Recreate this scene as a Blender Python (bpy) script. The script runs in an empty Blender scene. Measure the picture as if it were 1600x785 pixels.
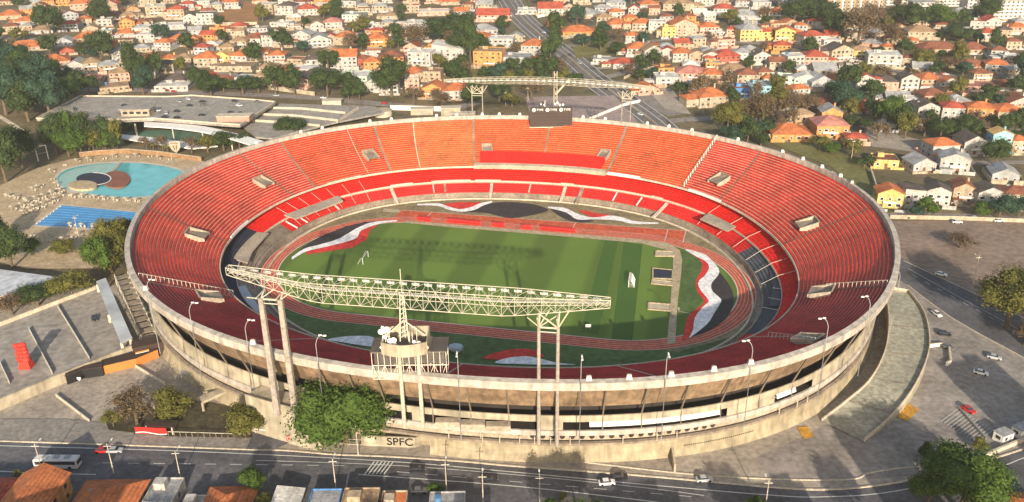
import bpy, bmesh, math, random
import numpy as np
from mathutils import Vector, Matrix
random.seed(7)
SC = bpy.context.scene
COL = SC.collection
PI = math.pi
# ------------------------------------------------------------------ camera, sky, sun, exposure
F_, PIT, ROLL, CH = 1349.0, .4194, -.0131, 143.57      # focal length in photo pixels, pitch, roll, height
cam = bpy.data.cameras.new('camera'); co = bpy.data.objects.new('camera', cam); COL.objects.link(co); SC.camera = co
fw = np.array([0, math.cos(PIT), -math.sin(PIT)]); rt0 = np.array([1., 0, 0]); up0 = np.cross(rt0, fw)
RT = math.cos(ROLL)*rt0 + math.sin(ROLL)*up0; UP = -math.sin(ROLL)*rt0 + math.cos(ROLL)*up0
M3 = Matrix(((RT[0], UP[0], -fw[0]), (RT[1], UP[1], -fw[1]), (RT[2], UP[2], -fw[2])))
co.matrix_world = Matrix.Translation((0, 0, CH)) @ M3.to_4x4()
cam.sensor_width = 36; cam.lens = F_/1600*36; cam.clip_end = 9000; cam.clip_start = 1
W_ = bpy.data.worlds.new('World'); SC.world = W_; W_.use_nodes = True
nt = W_.node_tree; sky = nt.nodes.new('ShaderNodeTexSky'); sky.sky_type = 'NISHITA'; sky.sun_disc = False
SUN_EL = math.radians(19.5); SHD = Vector((-.075, 1.0)).normalized()       # shadows run away from the camera, a little left
sky.sun_elevation = SUN_EL; sky.sun_rotation = math.atan2(-SHD.x, -SHD.y); sky.air_density = 1.4; sky.dust_density = 2.0
nt.links.new(sky.outputs[0], nt.nodes['Background'].inputs[0]); nt.nodes['Background'].inputs[1].default_value = .115
sl = bpy.data.lights.new('sun', 'SUN'); so = bpy.data.objects.new('sun', sl); COL.objects.link(so)
sl.energy = 4.9; sl.angle = math.radians(.55); sl.color = (1.0, .86, .68)
sd = Vector((SHD.x*math.cos(SUN_EL), SHD.y*math.cos(SUN_EL), -math.sin(SUN_EL)))
so.rotation_euler = sd.to_track_quat('-Z', 'Y').to_euler()
SC.view_settings.view_transform = 'Standard'; SC.view_settings.look = 'None'; SC.view_settings.gamma = 1
SC.view_settings.exposure = .62; SC.view_settings.use_curve_mapping = False
SC.render.engine = 'CYCLES'
# ------------------------------------------------------------------ terrain and pixel -> world helpers
def TZ(x, y):
    t = max(0.0, y-500.0); return .045*min(t, 900.0)
def at(px, py, z=0.0):
    d = (px-800)*RT + (392.5-py)*UP + F_*fw
    t = -(CH-z)/d[2]; return (d[0]*t, d[1]*t)
def atg(px, py):
    z = 0.0
    for _ in range(40):
        x, y = at(px, py, z); z = TZ(x, y)
    return x, y, z
def proj(x, y, z):
    d = np.array([x, y, z-CH]); k = d@fw
    return 800+F_*(d@RT)/k, 392.5-F_*(d@UP)/k
def zat(x, y, py):
    lo, hi = -50, 142
    for _ in range(40):
        m = (lo+hi)/2
        if proj(x, y, m)[1] > py: lo = m
        else: hi = m
    return (lo+hi)/2
def mpp(x, y, z=0):                                   # metres per photo pixel, across the view
    return (np.array([x, y, z-CH])@fw)/F_
# ------------------------------------------------------------------ materials
MATS = {}; LOCAL = set()
def mat(name, col, rough=.85, var=.18, scale=.15, col2=None, stripes=None, metal=0, bump=0, spec=.3, fine=0, streak=0):
    if name in MATS: return MATS[name]
    m = bpy.data.materials.new(name); m.use_nodes = True; n = m.node_tree.nodes; l = m.node_tree.links
    b = n['Principled BSDF']; b.inputs['Roughness'].default_value = rough; b.inputs['Metallic'].default_value = metal
    b.inputs['Specular IOR Level'].default_value = spec
    g = n.new('ShaderNodeNewGeometry')
    t = n.new('ShaderNodeTexNoise'); t.inputs['Scale'].default_value = scale; t.inputs['Detail'].default_value = 8; t.inputs['Roughness'].default_value = .65
    l.new(g.outputs['Position'], t.inputs['Vector'])
    r = n.new('ShaderNodeMapRange'); r.inputs[1].default_value = .35; r.inputs[2].default_value = .65; l.new(t.outputs[0], r.inputs[0])
    mx = n.new('ShaderNodeMix'); mx.data_type = 'RGBA'
    if col2 is None:
        a = [c*(1-var) for c in col]; c2 = [min(1, c*(1+var)) for c in col]
    else: a, c2 = col, col2
    mx.inputs[6].default_value = (*a, 1); mx.inputs[7].default_value = (*c2, 1); l.new(r.outputs[0], mx.inputs[0])
    out = mx.outputs[2]
    if fine:
        t2 = n.new('ShaderNodeTexNoise'); t2.inputs['Scale'].default_value = fine; t2.inputs['Detail'].default_value = 5; l.new(g.outputs['Position'], t2.inputs['Vector'])
        r2 = n.new('ShaderNodeMapRange'); r2.inputs[1].default_value = .3; r2.inputs[2].default_value = .7; r2.inputs[3].default_value = .72; r2.inputs[4].default_value = 1.25; l.new(t2.outputs[0], r2.inputs[0])
        m2 = n.new('ShaderNodeMix'); m2.data_type = 'RGBA'; m2.blend_type = 'MULTIPLY'; m2.inputs[0].default_value = 1
        l.new(out, m2.inputs[6]); l.new(r2.outputs[0], m2.inputs[7]); out = m2.outputs[2]
    if streak:                                        # rain streaks and grime running down upright faces
        vm = n.new('ShaderNodeVectorMath'); vm.operation = 'MULTIPLY'; vm.inputs[1].default_value = (1, 1, .07); l.new(g.outputs['Position'], vm.inputs[0])
        t3 = n.new('ShaderNodeTexNoise'); t3.inputs['Scale'].default_value = .8; t3.inputs['Detail'].default_value = 6; l.new(vm.outputs[0], t3.inputs['Vector'])
        r4 = n.new('ShaderNodeMapRange'); r4.inputs[1].default_value = .38; r4.inputs[2].default_value = .6; r4.inputs[3].default_value = 1-streak; r4.inputs[4].default_value = 1.06; l.new(t3.outputs[0], r4.inputs[0])
        m2 = n.new('ShaderNodeMix'); m2.data_type = 'RGBA'; m2.blend_type = 'MULTIPLY'; m2.inputs[0].default_value = 1
        l.new(out, m2.inputs[6]); l.new(r4.outputs[0], m2.inputs[7]); out = m2.outputs[2]
    if stripes:                                       # (dirx, diry, period, darkness) bands across the surface
        v = n.new('ShaderNodeVectorMath'); v.operation = 'DOT_PRODUCT'; v.inputs[1].default_value = (stripes[0], stripes[1], stripes[4] if len(stripes) > 4 else 0); l.new(g.outputs['Position'], v.inputs[0])
        mm = n.new('ShaderNodeMath'); mm.operation = 'MULTIPLY'; mm.inputs[1].default_value = 2*PI/stripes[2]; l.new(v.outputs['Value'], mm.inputs[0])
        s = n.new('ShaderNodeMath'); s.operation = 'SINE'; l.new(mm.outputs[0], s.inputs[0])
        r3 = n.new('ShaderNodeMapRange'); r3.inputs[1].default_value = -.3; r3.inputs[2].default_value = .3; r3.inputs[3].default_value = stripes[3]; r3.inputs[4].default_value = 1; l.new(s.outputs[0], r3.inputs[0])
        m2 = n.new('ShaderNodeMix'); m2.data_type = 'RGBA'; m2.blend_type = 'MULTIPLY'; m2.inputs[0].default_value = 1
        l.new(out, m2.inputs[6]); l.new(r3.outputs[0], m2.inputs[7]); out = m2.outputs[2]
    l.new(out, b.inputs['Base Color'])
    if bump:
        bp = n.new('ShaderNodeBump'); bp.inputs['Strength'].default_value = bump; bp.inputs['Distance'].default_value = .3; l.new(t.outputs[0], bp.inputs['Height']); l.new(bp.outputs[0], b.inputs['Normal'])
    MATS[name] = m; return m
# ------------------------------------------------------------------ mesh builder
class MB:
    def __init__(s): s.v = []; s.f = []; s.m = []
    def face(s, pts, mi=0):
        i = len(s.v); s.v += [tuple(p) for p in pts]; s.f.append(tuple(range(i, i+len(pts)))); s.m.append(mi)
    def box(s, c, size, rz=0, mi=0, top=None, tilt=None):
        cx_, cy_, cz = c; a, b, h = size[0]/2, size[1]/2, size[2]; ca, sa = math.cos(rz), math.sin(rz)
        k = 1 if top is None else top; P = []
        for z, q in ((0, 1), (h, k)):
            for dx, dy in ((-a, -b), (a, -b), (a, b), (-a, b)):
                dx *= q; dy *= q; P.append((cx_+dx*ca-dy*sa, cy_+dx*sa+dy*ca, cz+z))
        i = len(s.v); s.v += P
        for f in ((0, 3, 2, 1), (4, 5, 6, 7), (0, 1, 5, 4), (1, 2, 6, 5), (2, 3, 7, 6), (3, 0, 4, 7)): s.f.append(tuple(i+k2 for k2 in f)); s.m.append(mi)
    def prism(s, poly, z0, z1, mi=0, mt=None):
        n = len(poly); i = len(s.v); Z0 = z0 if callable(z0) else (lambda x, y: z0); Z1 = z1 if callable(z1) else (lambda x, y: z1)
        ar = sum(poly[k][0]*poly[(k+1) % n][1]-poly[(k+1) % n][0]*poly[k][1] for k in range(n))
        if ar < 0: poly = poly[::-1]
        s.v += [(p[0], p[1], Z0(*p[:2])) for p in poly]+[(p[0], p[1], Z1(*p[:2])) for p in poly]
        s.f.append(tuple(range(i+n-1, i-1, -1))); s.m.append(mi); s.f.append(tuple(range(i+n, i+2*n))); s.m.append(mi if mt is None else mt)
        for k in range(n): q = (k+1) % n; s.f.append((i+k, i+q, i+n+q, i+n+k)); s.m.append(mi)
    def sheet(s, poly, z, mi=0):
        n = len(poly); ar = sum(poly[k][0]*poly[(k+1) % n][1]-poly[(k+1) % n][0]*poly[k][1] for k in range(n))
        if ar < 0: poly = poly[::-1]
        s.face([(p[0], p[1], z) for p in poly], mi)
    def tube(s, p, q, r, n=5, mi=0, r2=None):
        p = Vector(p); q = Vector(q); d = q-p
        if d.length < 1e-6: return
        d.normalize(); a = d.orthogonal().normalized(); b = d.cross(a); r2 = r if r2 is None else r2; i = len(s.v)
        for c, R in ((p, r), (q, r2)):
            for k in range(n): t = 2*PI*k/n; s.v.append(tuple(c+a*(R*math.cos(t))+b*(R*math.sin(t))))
        for k in range(n): k2 = (k+1) % n; s.f.append((i+k, i+k2, i+n+k2, i+n+k)); s.m.append(mi)
        s.f.append(tuple(range(i+n-1, i-1, -1))); s.m.append(mi); s.f.append(tuple(range(i+n, i+2*n))); s.m.append(mi)
    def path(s, pts, r, n=5, mi=0):
        for a, b in zip(pts[:-1], pts[1:]): s.tube(a, b, r, n, mi)
    def strip(s, L, R, mi=0):
        for k in range(len(L)-1): s.face([L[k], R[k], R[k+1], L[k+1]], mi)
    def wall(s, pts, h, t=.25, mi=0, z=None):          # an upright wall along a line on the ground
        for a, b in zip(pts[:-1], pts[1:]):
            a2, b2 = Vector(a[:2]), Vector(b[:2]); L = (b2-a2).length
            if L < .05: continue
            za = a[2] if len(a) > 2 else (z or 0); zb = b[2] if len(b) > 2 else (z or 0); nrm = Vector((-(b2-a2).y, (b2-a2).x)).normalized()*t/2
            P = [(*(a2-nrm), za), (*(b2-nrm), zb), (*(b2+nrm), zb), (*(a2+nrm), za)]; Q = [(x, y, zz+h) for x, y, zz in P]
            i = len(s.v); s.v += P+Q
            for f in ((0, 3, 2, 1), (4, 5, 6, 7), (0, 1, 5, 4), (1, 2, 6, 5), (2, 3, 7, 6), (3, 0, 4, 7)): s.f.append(tuple(i+k for k in f)); s.m.append(mi)
    def ico(s, c, r, sub=1, mi=0, jit=0, sc=(1, 1, 1), rnd=None):
        bm = bmesh.new(); bmesh.ops.create_icosphere(bm, subdivisions=sub, radius=1); i = len(s.v)
        for v in bm.verts:
            k = 1+(rnd or random).uniform(-jit, jit); s.v.append((c[0]+v.co.x*r*sc[0]*k, c[1]+v.co.y*r*sc[1]*k, c[2]+v.co.z*r*sc[2]*k))
        bm.verts.ensure_lookup_table()
        for f in bm.faces: s.f.append(tuple(i+v.index for v in f.verts)); s.m.append(mi)
        bm.free()
    def mesh(s, name, mats):
        me = bpy.data.meshes.new(name); me.from_pydata(s.v, [], s.f)
        for m in (mats if isinstance(mats, (list, tuple)) else [mats]): me.materials.append(m)
        me.polygons.foreach_set('material_index', s.m); me.update(); return me
    def build(s, name, mats, parent=None):
        o = bpy.data.objects.new(name, s.mesh(name, mats)); COL.objects.link(o)
        if parent is not None:
            o.parent = parent
            if parent.name not in LOCAL:
                o.matrix_parent_inverse = Matrix.Translation(-Vector(parent.location))
        return o
def tag(o, label=None, cat=None, group=None, kind=None):
    if label: o['label'] = label
    if cat: o['category'] = cat
    if group: o['group'] = group
    if kind: o['kind'] = kind
    return o
def thing(name, loc, label, cat, group=None, local=False, rz=0):
    o = bpy.data.objects.new(name, None); COL.objects.link(o); o.location = loc; o.rotation_euler = (0, 0, rz); o.empty_display_size = .5
    if local: LOCAL.add(o.name)
    return tag(o, label, cat, group)
def copy_tree(o, parent=None):
    c = o.copy(); COL.objects.link(c)
    if parent is not None: c.parent = parent
    for ch in list(o.children): copy_tree(ch, c)
    return c
def smooth(pts, k=6, closed=False):
    P = [np.array(p, float) for p in pts]; out = []; n = len(P)
    rng = range(n if closed else n-1)
    for i in rng:
        p0 = P[(i-1) % n] if (closed or i > 0) else P[0]; p1 = P[i]; p2 = P[(i+1) % n]; p3 = P[(i+2) % n] if (closed or i+2 < n) else P[-1]
        for j in range(k):
            t = j/k; out.append(.5*((2*p1)+(-p0+p2)*t+(2*p0-5*p1+4*p2-p3)*t*t+(-p0+3*p1-3*p2+p3)*t**3))
    if not closed: out.append(P[-1])
    return [tuple(p) for p in out]
# ------------------------------------------------------------------ palette
m_conc = mat('concrete', (.40, .33, .25), var=.2, scale=.12, fine=1.2)
m_conl = mat('pale concrete', (.52, .45, .35), var=.15, scale=.2, fine=1.5)
m_cond = mat('stained concrete', (.26, .21, .16), var=.3, scale=.15, fine=1)
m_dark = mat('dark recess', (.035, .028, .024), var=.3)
m_white = mat('white paint', (.74, .72, .68), var=.08, scale=.4)
m_steel = mat('pale steel', (.62, .58, .48), rough=.5, var=.12, scale=.5)
m_grey = mat('grey metal', (.30, .31, .31), rough=.5, var=.12)
m_black = mat('black paint', (.02, .02, .022), rough=.5)
m_glass = mat('dark glass', (.03, .035, .045), rough=.12, spec=.8, var=.3)
m_red = mat('red plastic', (.62, .03, .025), rough=.6)
# ------------------------------------------------------------------ the ground and roads
m_ground = mat('scrub ground', (.085, .075, .035), col2=(.20, .15, .085), scale=.035, fine=.35)
xs = list(range(-3000, 3001, 60)); ys = [-400, -200, 0, 60, 120, 180, 240, 300, 360, 420, 500, 560, 620, 700, 800, 900, 1000, 1200, 1400, 1800, 2400, 3200, 4500]
g = MB()
for i in range(len(xs)):
    for y in ys: g.v.append((xs[i], y, TZ(xs[i], y)))
n = len(ys)
for i in range(len(xs)-1):
    for j in range(n-1): g.f.append((i*n+j, (i+1)*n+j, (i+1)*n+j+1, i*n+j+1)); g.m.append(0)
tag(g.build('ground', m_ground), kind='structure')
LAYER = [.02]; LS = .008
def poly_px(pts, z=0.0): return [at(p[0], p[1], z) for p in pts]
def ground_sheet(name, pts, m, sm=False, z=None, kind='structure', label=None):
    if sm: pts = smooth(pts, 5, True)
    LAYER[0] += LS; zz = LAYER[0] if z is None else z
    b = MB(); b.sheet(poly_px(pts, zz), zz); o = b.build(name, m)
    bm = bmesh.new(); bm.from_mesh(o.data); bmesh.ops.triangulate(bm, faces=bm.faces[:]); bm.to_mesh(o.data); bm.free()
    return tag(o, kind=kind)
def strip_road(name, line, width, m, lift=.12, k=8):    # a road along pixel points, laid over the terrain
    P = [atg(*p) for p in line]; P = smooth(P, k); L = []; R = []
    for i, p in enumerate(P):
        a = P[max(0, i-1)]; b = P[min(len(P)-1, i+1)]; d = Vector((b[0]-a[0], b[1]-a[1])).normalized(); nn = Vector((-d.y, d.x))*width/2
        for S, sg in ((L, 1), (R, -1)):
            x, y = p[0]+nn.x*sg, p[1]+nn.y*sg; S.append((x, y, TZ(x, y)+lift))
    b = MB(); b.strip(L, R); return tag(b.build(name, m), kind='structure'), P
m_asph = mat('asphalt', (.105, .103, .112), var=.32, scale=.08, fine=.8)
m_asph2 = mat('worn asphalt', (.27, .24, .215), var=.28, scale=.06, fine=.6)
m_pave = mat('plaza paving', (.33, .285, .235), var=.2, scale=.07, fine=.7)
m_side = mat('sidewalk', (.25, .225, .20), var=.18, scale=.15, fine=.9)
m_dirt = mat('brown gravel lot', (.24, .175, .135), var=.2, scale=.03, fine=.4)
m_line = mat('road paint', (.6, .6, .56), var=.12, scale=.5)
ground_sheet('plaza', [(-60, 470), (230, 440), (330, 430), (1300, 430), (1420, 430), (1640, 560), (1640, 900), (-60, 900)], m_pave)
ground_sheet('parking_lot', [(1405, 420), (1416, 445), (1490, 500), (1600, 560), (1700, 620), (1660, 720), (1536, 722), (1440, 742), (1325, 752), (1200, 752), (1180, 715), (1260, 680), (1330, 640), (1400, 560), (1410, 470)], m_asph2)
ground_sheet('gravel_lot', [(1380, 346), (1700, 342), (1700, 520), (1600, 500), (1408, 405), (1395, 372)], m_dirt)
ground_sheet('side_road', [(1385, 396), (1409, 404), (1524, 458), (1604, 500), (1700, 545), (1700, 615), (1600, 560), (1490, 499), (1416, 444), (1390, 430)], m_asph)
kerb = [(-80, 688), (0, 690), (153, 695), (382, 703), (450, 705), (522, 711), (601, 714), (723, 722), (800, 729), (1000, 744), (1200, 762), (1287, 766), (1358, 761), (1437, 748), (1536, 722), (1600, 702), (1700, 668)]
ground_sheet('avenue', kerb+[(1700, 1000), (-80, 1000)], m_asph)
def px_line(pts, w, name, m=m_line, h=None, sm=True, z=None):
    P = [at(*p) for p in pts]; P = smooth(P, 6) if sm else P
    b = MB(); LAYER[0] += .004; zz = LAYER[0]+.02 if z is None else z
    if h: b.wall([(x, y, 0) for x, y in P], h, w)
    else:
        L = []; R = []
        for i, p in enumerate(P):
            a = P[max(0, i-1)]; c = P[min(len(P)-1, i+1)]; d = Vector((c[0]-a[0], c[1]-a[1])).normalized(); nn = Vector((-d.y, d.x))*w/2
            L.append((p[0]+nn.x, p[1]+nn.y, zz)); R.append((p[0]-nn.x, p[1]-nn.y, zz))
        b.strip(L, R)
    return b.build(name, m)
tag(px_line(kerb, .45, 'kerb', m_conl, h=.3), kind='structure')
tag(px_line([(700, 706), (850, 716), (1052, 739), (1200, 749), (1325, 750), (1358, 740), (1400, 733), (1437, 730)], .35, 'kerb', m_conl, h=.25), kind='structure')
for pts, w in (([(-60, 694), (0, 697), (300, 706), (600, 721), (800, 738), (1000, 757), (1200, 774), (1287, 777), (1400, 768), (1554, 732), (1600, 716), (1680, 690)], .3),
               ([(400, 720), (600, 727), (800, 742), (1000, 762), (1100, 775)], .22), ([(560, 742), (800, 760), (1000, 782), (1040, 788)], .3), ([(-60, 735), (0, 737), (56, 740), (150, 742)], .3)):
    tag(px_line(pts, w, 'lane_marking'), kind='structure')
for x0 in range(160, 560, 40): tag(px_line([(x0, 722+x0*.012), (x0+18, 722.2+x0*.012)], .2, 'lane_marking', sm=False), kind='structure')
for x0 in range(620, 1100, 44): tag(px_line([(x0, 738+(x0-620)*.085), (x0+20, 739.7+(x0-620)*.085)], .2, 'lane_marking', sm=False), kind='structure')
for k in range(6): tag(px_line([(585+k*6, 722), (570+k*6, 742)], .35, 'crosswalk_stripe', sm=False), kind='structure')
tag(px_line([(1418, 420), (1500, 466), (1600, 520)], .2, 'lane_marking'), kind='structure')
tag(px_line([(1412, 408), (1520, 458), (1600, 498)], .35, 'kerb', m_conl, h=.2), kind='structure')
tag(px_line([(1418, 446), (1490, 499), (1600, 560), (1660, 596)], .35, 'kerb', m_conl, h=.2), kind='structure')
for k in range(9): tag(px_line([(1425+k*20, 430+k*11), (1433+k*20, 434.4+k*11)], .2, 'lane_marking', sm=False), kind='structure')
ground_sheet('sidewalk', [(-80, 655), (100, 655), (240, 668), (420, 678), (430, 700), (380, 700), (150, 692), (0, 687), (-80, 685)], m_side)
# painted parking areas
m_ochre = mat('ochre paint', (.50, .26, .04), var=.2, scale=.4, fine=1.5)
tag(ground_sheet('painted_bay', [(1417, 629), (1436, 640), (1418, 659), (1399, 650)], m_ochre))
ground_sheet('painted_bay', [(1245, 668), (1262, 666), (1272, 683), (1257, 686)], m_ochre)
for k in range(12):
    x = 1500+k*9; tag(px_line([(1497+k*5, 640+k*3), (1470+k*5, 660+k*3)], .12, 'bay_line', sm=False), kind='structure')
# ------------------------------------------------------------------ stadium: local frame and rings
SX, SY, STH = -3.5, 306.5, -.2269
CT, ST = math.cos(STH), math.sin(STH)
def l2w(u, v): return SX+u*CT-v*ST, SY+u*ST+v*CT
def w2l(x, y): x -= SX; y -= SY; return x*CT+y*ST, -x*ST+y*CT
def fit_ring(px, z, order=5, reg=.004, extra=()):
    A = []; B = []; Wt = []
    def add(u, v, w=1):
        X, Y = u/140, v/120; a = math.atan2(Y, X); A.append([1]+[f(k*a) for k in range(1, order+1) for f in (math.cos, math.sin)]); B.append(math.hypot(X, Y)); Wt.append(w)
    for p in px: add(*w2l(*at(p[0], p[1], z)))
    for e in extra: add(*e)
    A = np.array(A); B = np.array(B); R = np.diag([0]+[reg*k**3 for k in range(1, order+1) for _ in (0, 1)])
    return np.linalg.solve(A.T@A+R, A.T@B)
RIM_PX = [(797, 180), (645, 184), (540, 196), (433, 216), (988, 191), (1118, 211), (1187, 230), (1284, 259), (1340, 289), (1376, 330), (1404, 363), (1408, 400), (850, 597), (380, 537), (455, 557), (577, 580), (680, 591), (1000, 597), (1120, 585), (1254, 553), (1316, 523), (1365, 490), (1390, 460), (1404, 430),
          (196, 405), (201, 430), (219, 456), (255, 486), (318, 516), (199, 378), (204, 350), (219, 322), (242, 299), (270, 279), (316, 256), (369, 233), (740, 180), (900, 184), (1060, 200)]
FR_PX = [(410, 332), (464, 306), (512, 289), (578, 274), (645, 266), (741, 262), (800, 262), (900, 267), (991, 280), (1065, 294), (1126, 317), (1169, 343), (1197, 366), (1225, 384), (1242, 407), (1246, 431), (1242, 454), (1229, 476), (1202, 506), (1174, 527), (1131, 551), (990, 568), (900, 572), (800, 572), (680, 568), (577, 549), (511, 531), (460, 516), (427, 504), (387, 479), (370, 464), (359, 451), (347, 430), (347, 394), (362, 374), (398, 344)]
ZR, ZF, ZTOP = 26.8, 11.5, 25.2
RA = fit_ring(RIM_PX, ZR, 6, .002); RC = fit_ring(FR_PX, ZF, 5, .004)
def rho(cf, a):
    o = (len(cf)-1)//2; return cf[0]+sum(cf[2*k-1]*math.cos(k*a)+cf[2*k]*math.sin(k*a) for k in range(1, o+1))
def rpt(cf, a, inset=0.0):                             # ring point (local u,v), moved inward by inset metres
    r = rho(cf, a); u, v = 140*r*math.cos(a), 120*r*math.sin(a)
    if inset:
        e = .01; r2 = rho(cf, a+e); u2, v2 = 140*r2*math.cos(a+e), 120*r2*math.sin(a+e); t = Vector((u2-u, v2-v)).normalized(); u -= t.y*inset; v += t.x*inset
    return u, v
def ring3(cf, a, inset, z): x, y = l2w(*rpt(cf, a, inset)); return (x, y, z)
def tier(a, t):                                        # upper tier surface, t=0 front, t=1 back
    c = rpt(RC, a, -.6); k = rpt(RA, a, 2.3); x, y = l2w(c[0]+(k[0]-c[0])*t, c[1]+(k[1]-c[1])*t); return (x, y, ZF+(ZTOP-ZF)*t)
def tier_at(px, py):                                   # ring angle and row fraction seen at a photo pixel
    z = 18.0
    for _ in range(60):
        u, v = w2l(*at(px, py, z)); a = math.atan2(v/120, u/140); c = rpt(RC, a, -.6); k = rpt(RA, a, 2.3)
        t = (math.hypot(u, v)-math.hypot(*c))/(math.hypot(*k)-math.hypot(*c)); t = max(-.1, min(1.1, t)); z += .35*(ZF+(ZTOP-ZF)*t-z)
    return a, t
def ang_of(px, py, z):
    u, v = w2l(*at(px, py, z)); return math.atan2(v/120, u/140)
stad = thing('stadium', (*l2w(0, 0), 0), 'huge oval open-air football stadium with red seating tiers and a pale concrete rim', 'stadium')
def sb(b, name, mats, parent=None): return b.build(name, mats, parent or stad)
# --- upper tier: stepped rows split into blocks by the aisles
AISLES = [((378, 243), (425, 284), .8), ((433, 217), (491, 292), 1.0), ((543, 202), (575, 272), .35), ((588, 200), (606, 262), 1.1), ((647, 192), (656, 263), .6), ((741, 190), (742, 262), 1.0), ((858, 200), (851, 245), .9), ((976, 202), (948, 272), 1.3), ((1118, 218), (1068, 292), .7),
          ((1185, 238), (1125, 312), .7), ((1353, 327), (1250, 373), .7), ((1385, 447), (1240, 462), .7), ((1260, 530), (1180, 527), .5), ((1000, 585), (960, 572), .5), ((700, 585), (720, 572), .5), ((440, 535), (500, 530), .5), ((216, 440), (372, 466), .6), ((234, 327), (352, 378), .8)]
AL = []
for top, bot, w in AISLES:
    a1, t1 = tier_at(*top); a0, t0 = tier_at(*bot); AL.append((.5*(a0+a1), a0, a1, w))
AL = sorted(AL)
def mk_seat(name, col, var=.3):
    return mat(name, col, rough=.7, var=var, scale=.09, fine=.9, spec=.15)
m_seat = [mk_seat('red seats', (.50, .042, .024)), mk_seat('orange red seats', (.54, .066, .022)), mk_seat('faded orange seats', (.49, .105, .035)), mk_seat('red seats with shade tint', (.38, .028, .026))]
m_riser = mat('pink worn step', (.60, .27, .20), var=.25, scale=.3, fine=1.4)
m_riser2 = mat('brown worn step', (.42, .20, .09), var=.25, scale=.3, fine=1.4)
NR = 23
def block(a0f, a1f, seat, ris, pars):
    b = MB(); 
    am0 = .5*(a0f(0)+a0f(1)); am1 = .5*(a1f(0)+a1f(1)); nseg = max(3, int(abs(am1-am0)/.022))
    for r in range(NR):
        for s in range(nseg):
            P = []
            for ss in (s, s+1):
                q = ss/nseg
                for tt in (r/NR, (r+.30)/NR, (r+1)/NR):
                    a = a0f(tt)*(1-q)+a1f(tt)*q; x, y, _ = tier(a, tt); P.append((x, y))
            z0 = ZF+(ZTOP-ZF)*r/NR; z1 = z0+(ZTOP-ZF)/NR
            A0, A1, A2, B0, B1, B2 = P
            b.face([(*A0, z0-.35), (*B0, z0-.35), (*B0, z0+.12), (*A0, z0+.12)], 1)             # riser
            b.face([(*A0, z0+.12), (*B0, z0+.12), (*B1, z0+.12), (*A1, z0+.12)], 1)            # walkway lip
            b.face([(*A1, z0+.12), (*B1, z0+.12), (*B1, z0+.52), (*A1, z0+.52)], 0)            # seat fronts
            b.face([(*A1, z0+.52), (*B1, z0+.52), (*B2, z0+.52), (*A2, z0+.52)], 0)
    return sb(b, 'seating_block', [seat, ris])
PAL = {}
for i in range(len(AL)):
    A = AL[i]; B = AL[(i+1) % len(AL)]; add = 0 if i+1 < len(AL) else 2*PI
    gap = .0035
    mid = (A[0]+B[0]+add)/2; x, y, z = tier(mid, .5); px, py = proj(x, y, z)
    si = 0
    if 655 < px < 745 and py < 260: si = 2
    elif 440 < px < 500 and py < 300: si = 1
    elif py < 300 and 743 < px < 975: si = 1
    elif py < 300 and 590 < px < 655: si = 1
    elif py < 300 and 600 > px: si = 0
    elif py < 300 and px > 950 and px < 1110: si = 1
    elif py > 430: si = 3  # near blocks: the stand's shade is put into a darker, bluer red
    ri = m_riser2 if (py < 300 and 500 < px < 1110) else m_riser
    block(lambda t, A=A: A[1]*(1-t)+A[2]*t+gap*A[3], lambda t, B=B, add=add: B[1]*(1-t)+B[2]*t-gap*B[3]+add, m_seat[si], ri, None)
    # the aisle itself: small steps in bare concrete
    b = MB(); nst = 46
    for s in range(nst):
        t0, t1 = s/nst, (s+1)/nst; z = ZF+(ZTOP-ZF)*t1+.05
        Q = []
        for t in (t0, t1):
            for sg in (-1, 1):
                a = A[1]*(1-t)+A[2]*t+sg*gap*A[3]; x, y, _ = tier(a, t); Q.append((x, y))
        b.face([(*Q[0], z), (*Q[1], z), (*Q[3], z), (*Q[2], z)]); zz = z-(ZTOP-ZF)/nst-.2
        b.face([(*Q[0], zz), (*Q[1], zz), (*Q[1], z), (*Q[0], z)])
    sb(b, 'aisle', m_cond if A[3] > .65 else m_conl)
# ring cross walls
def ring_band(name, prof, m, a0=-PI, a1=PI, n=240, cf=RA, closed_prof=False):
    b = MB(); K = len(prof)
    for s in range(n):
        p = a0+(a1-a0)*s/n; q = a0+(a1-a0)*(s+1)/n
        for k in range(K if closed_prof else K-1):
            (d0, z0), (d1, z1) = prof[k], prof[(k+1) % K]
            b.face([ring3(cf, p, d0, z0), ring3(cf, q, d0, z0), ring3(cf, q, d1, z1), ring3(cf, p, d1, z1)])
    if closed_prof and a1-a0 < 2*PI-.01:
        b.face([ring3(cf, a0, d, z) for d, z in prof]); b.face([ring3(cf, a1, d, z) for d, z in prof][::-1])
    return b
m_rim = mat('rim concrete', (.44, .39, .335), var=.1, scale=.15, fine=.5, streak=.16)
sb(ring_band('rim', [(0, 24.6), (0, 26.8), (1.7, 27.0), (1.7, 24.6), (2.6, 24.4), (2.6, 23.6), (1.2, 24.0)], m_rim, closed_prof=True), 'rim', m_rim)
sb(ring_band('x', [(-.6, 11.2), (-.6, 12.0), (-.25, 12.0), (-.25, 11.1), (-6, 9.6), (-6, 9.7)], m_conl, cf=RC, closed_prof=False), 'front_parapet', m_conl)
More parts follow.
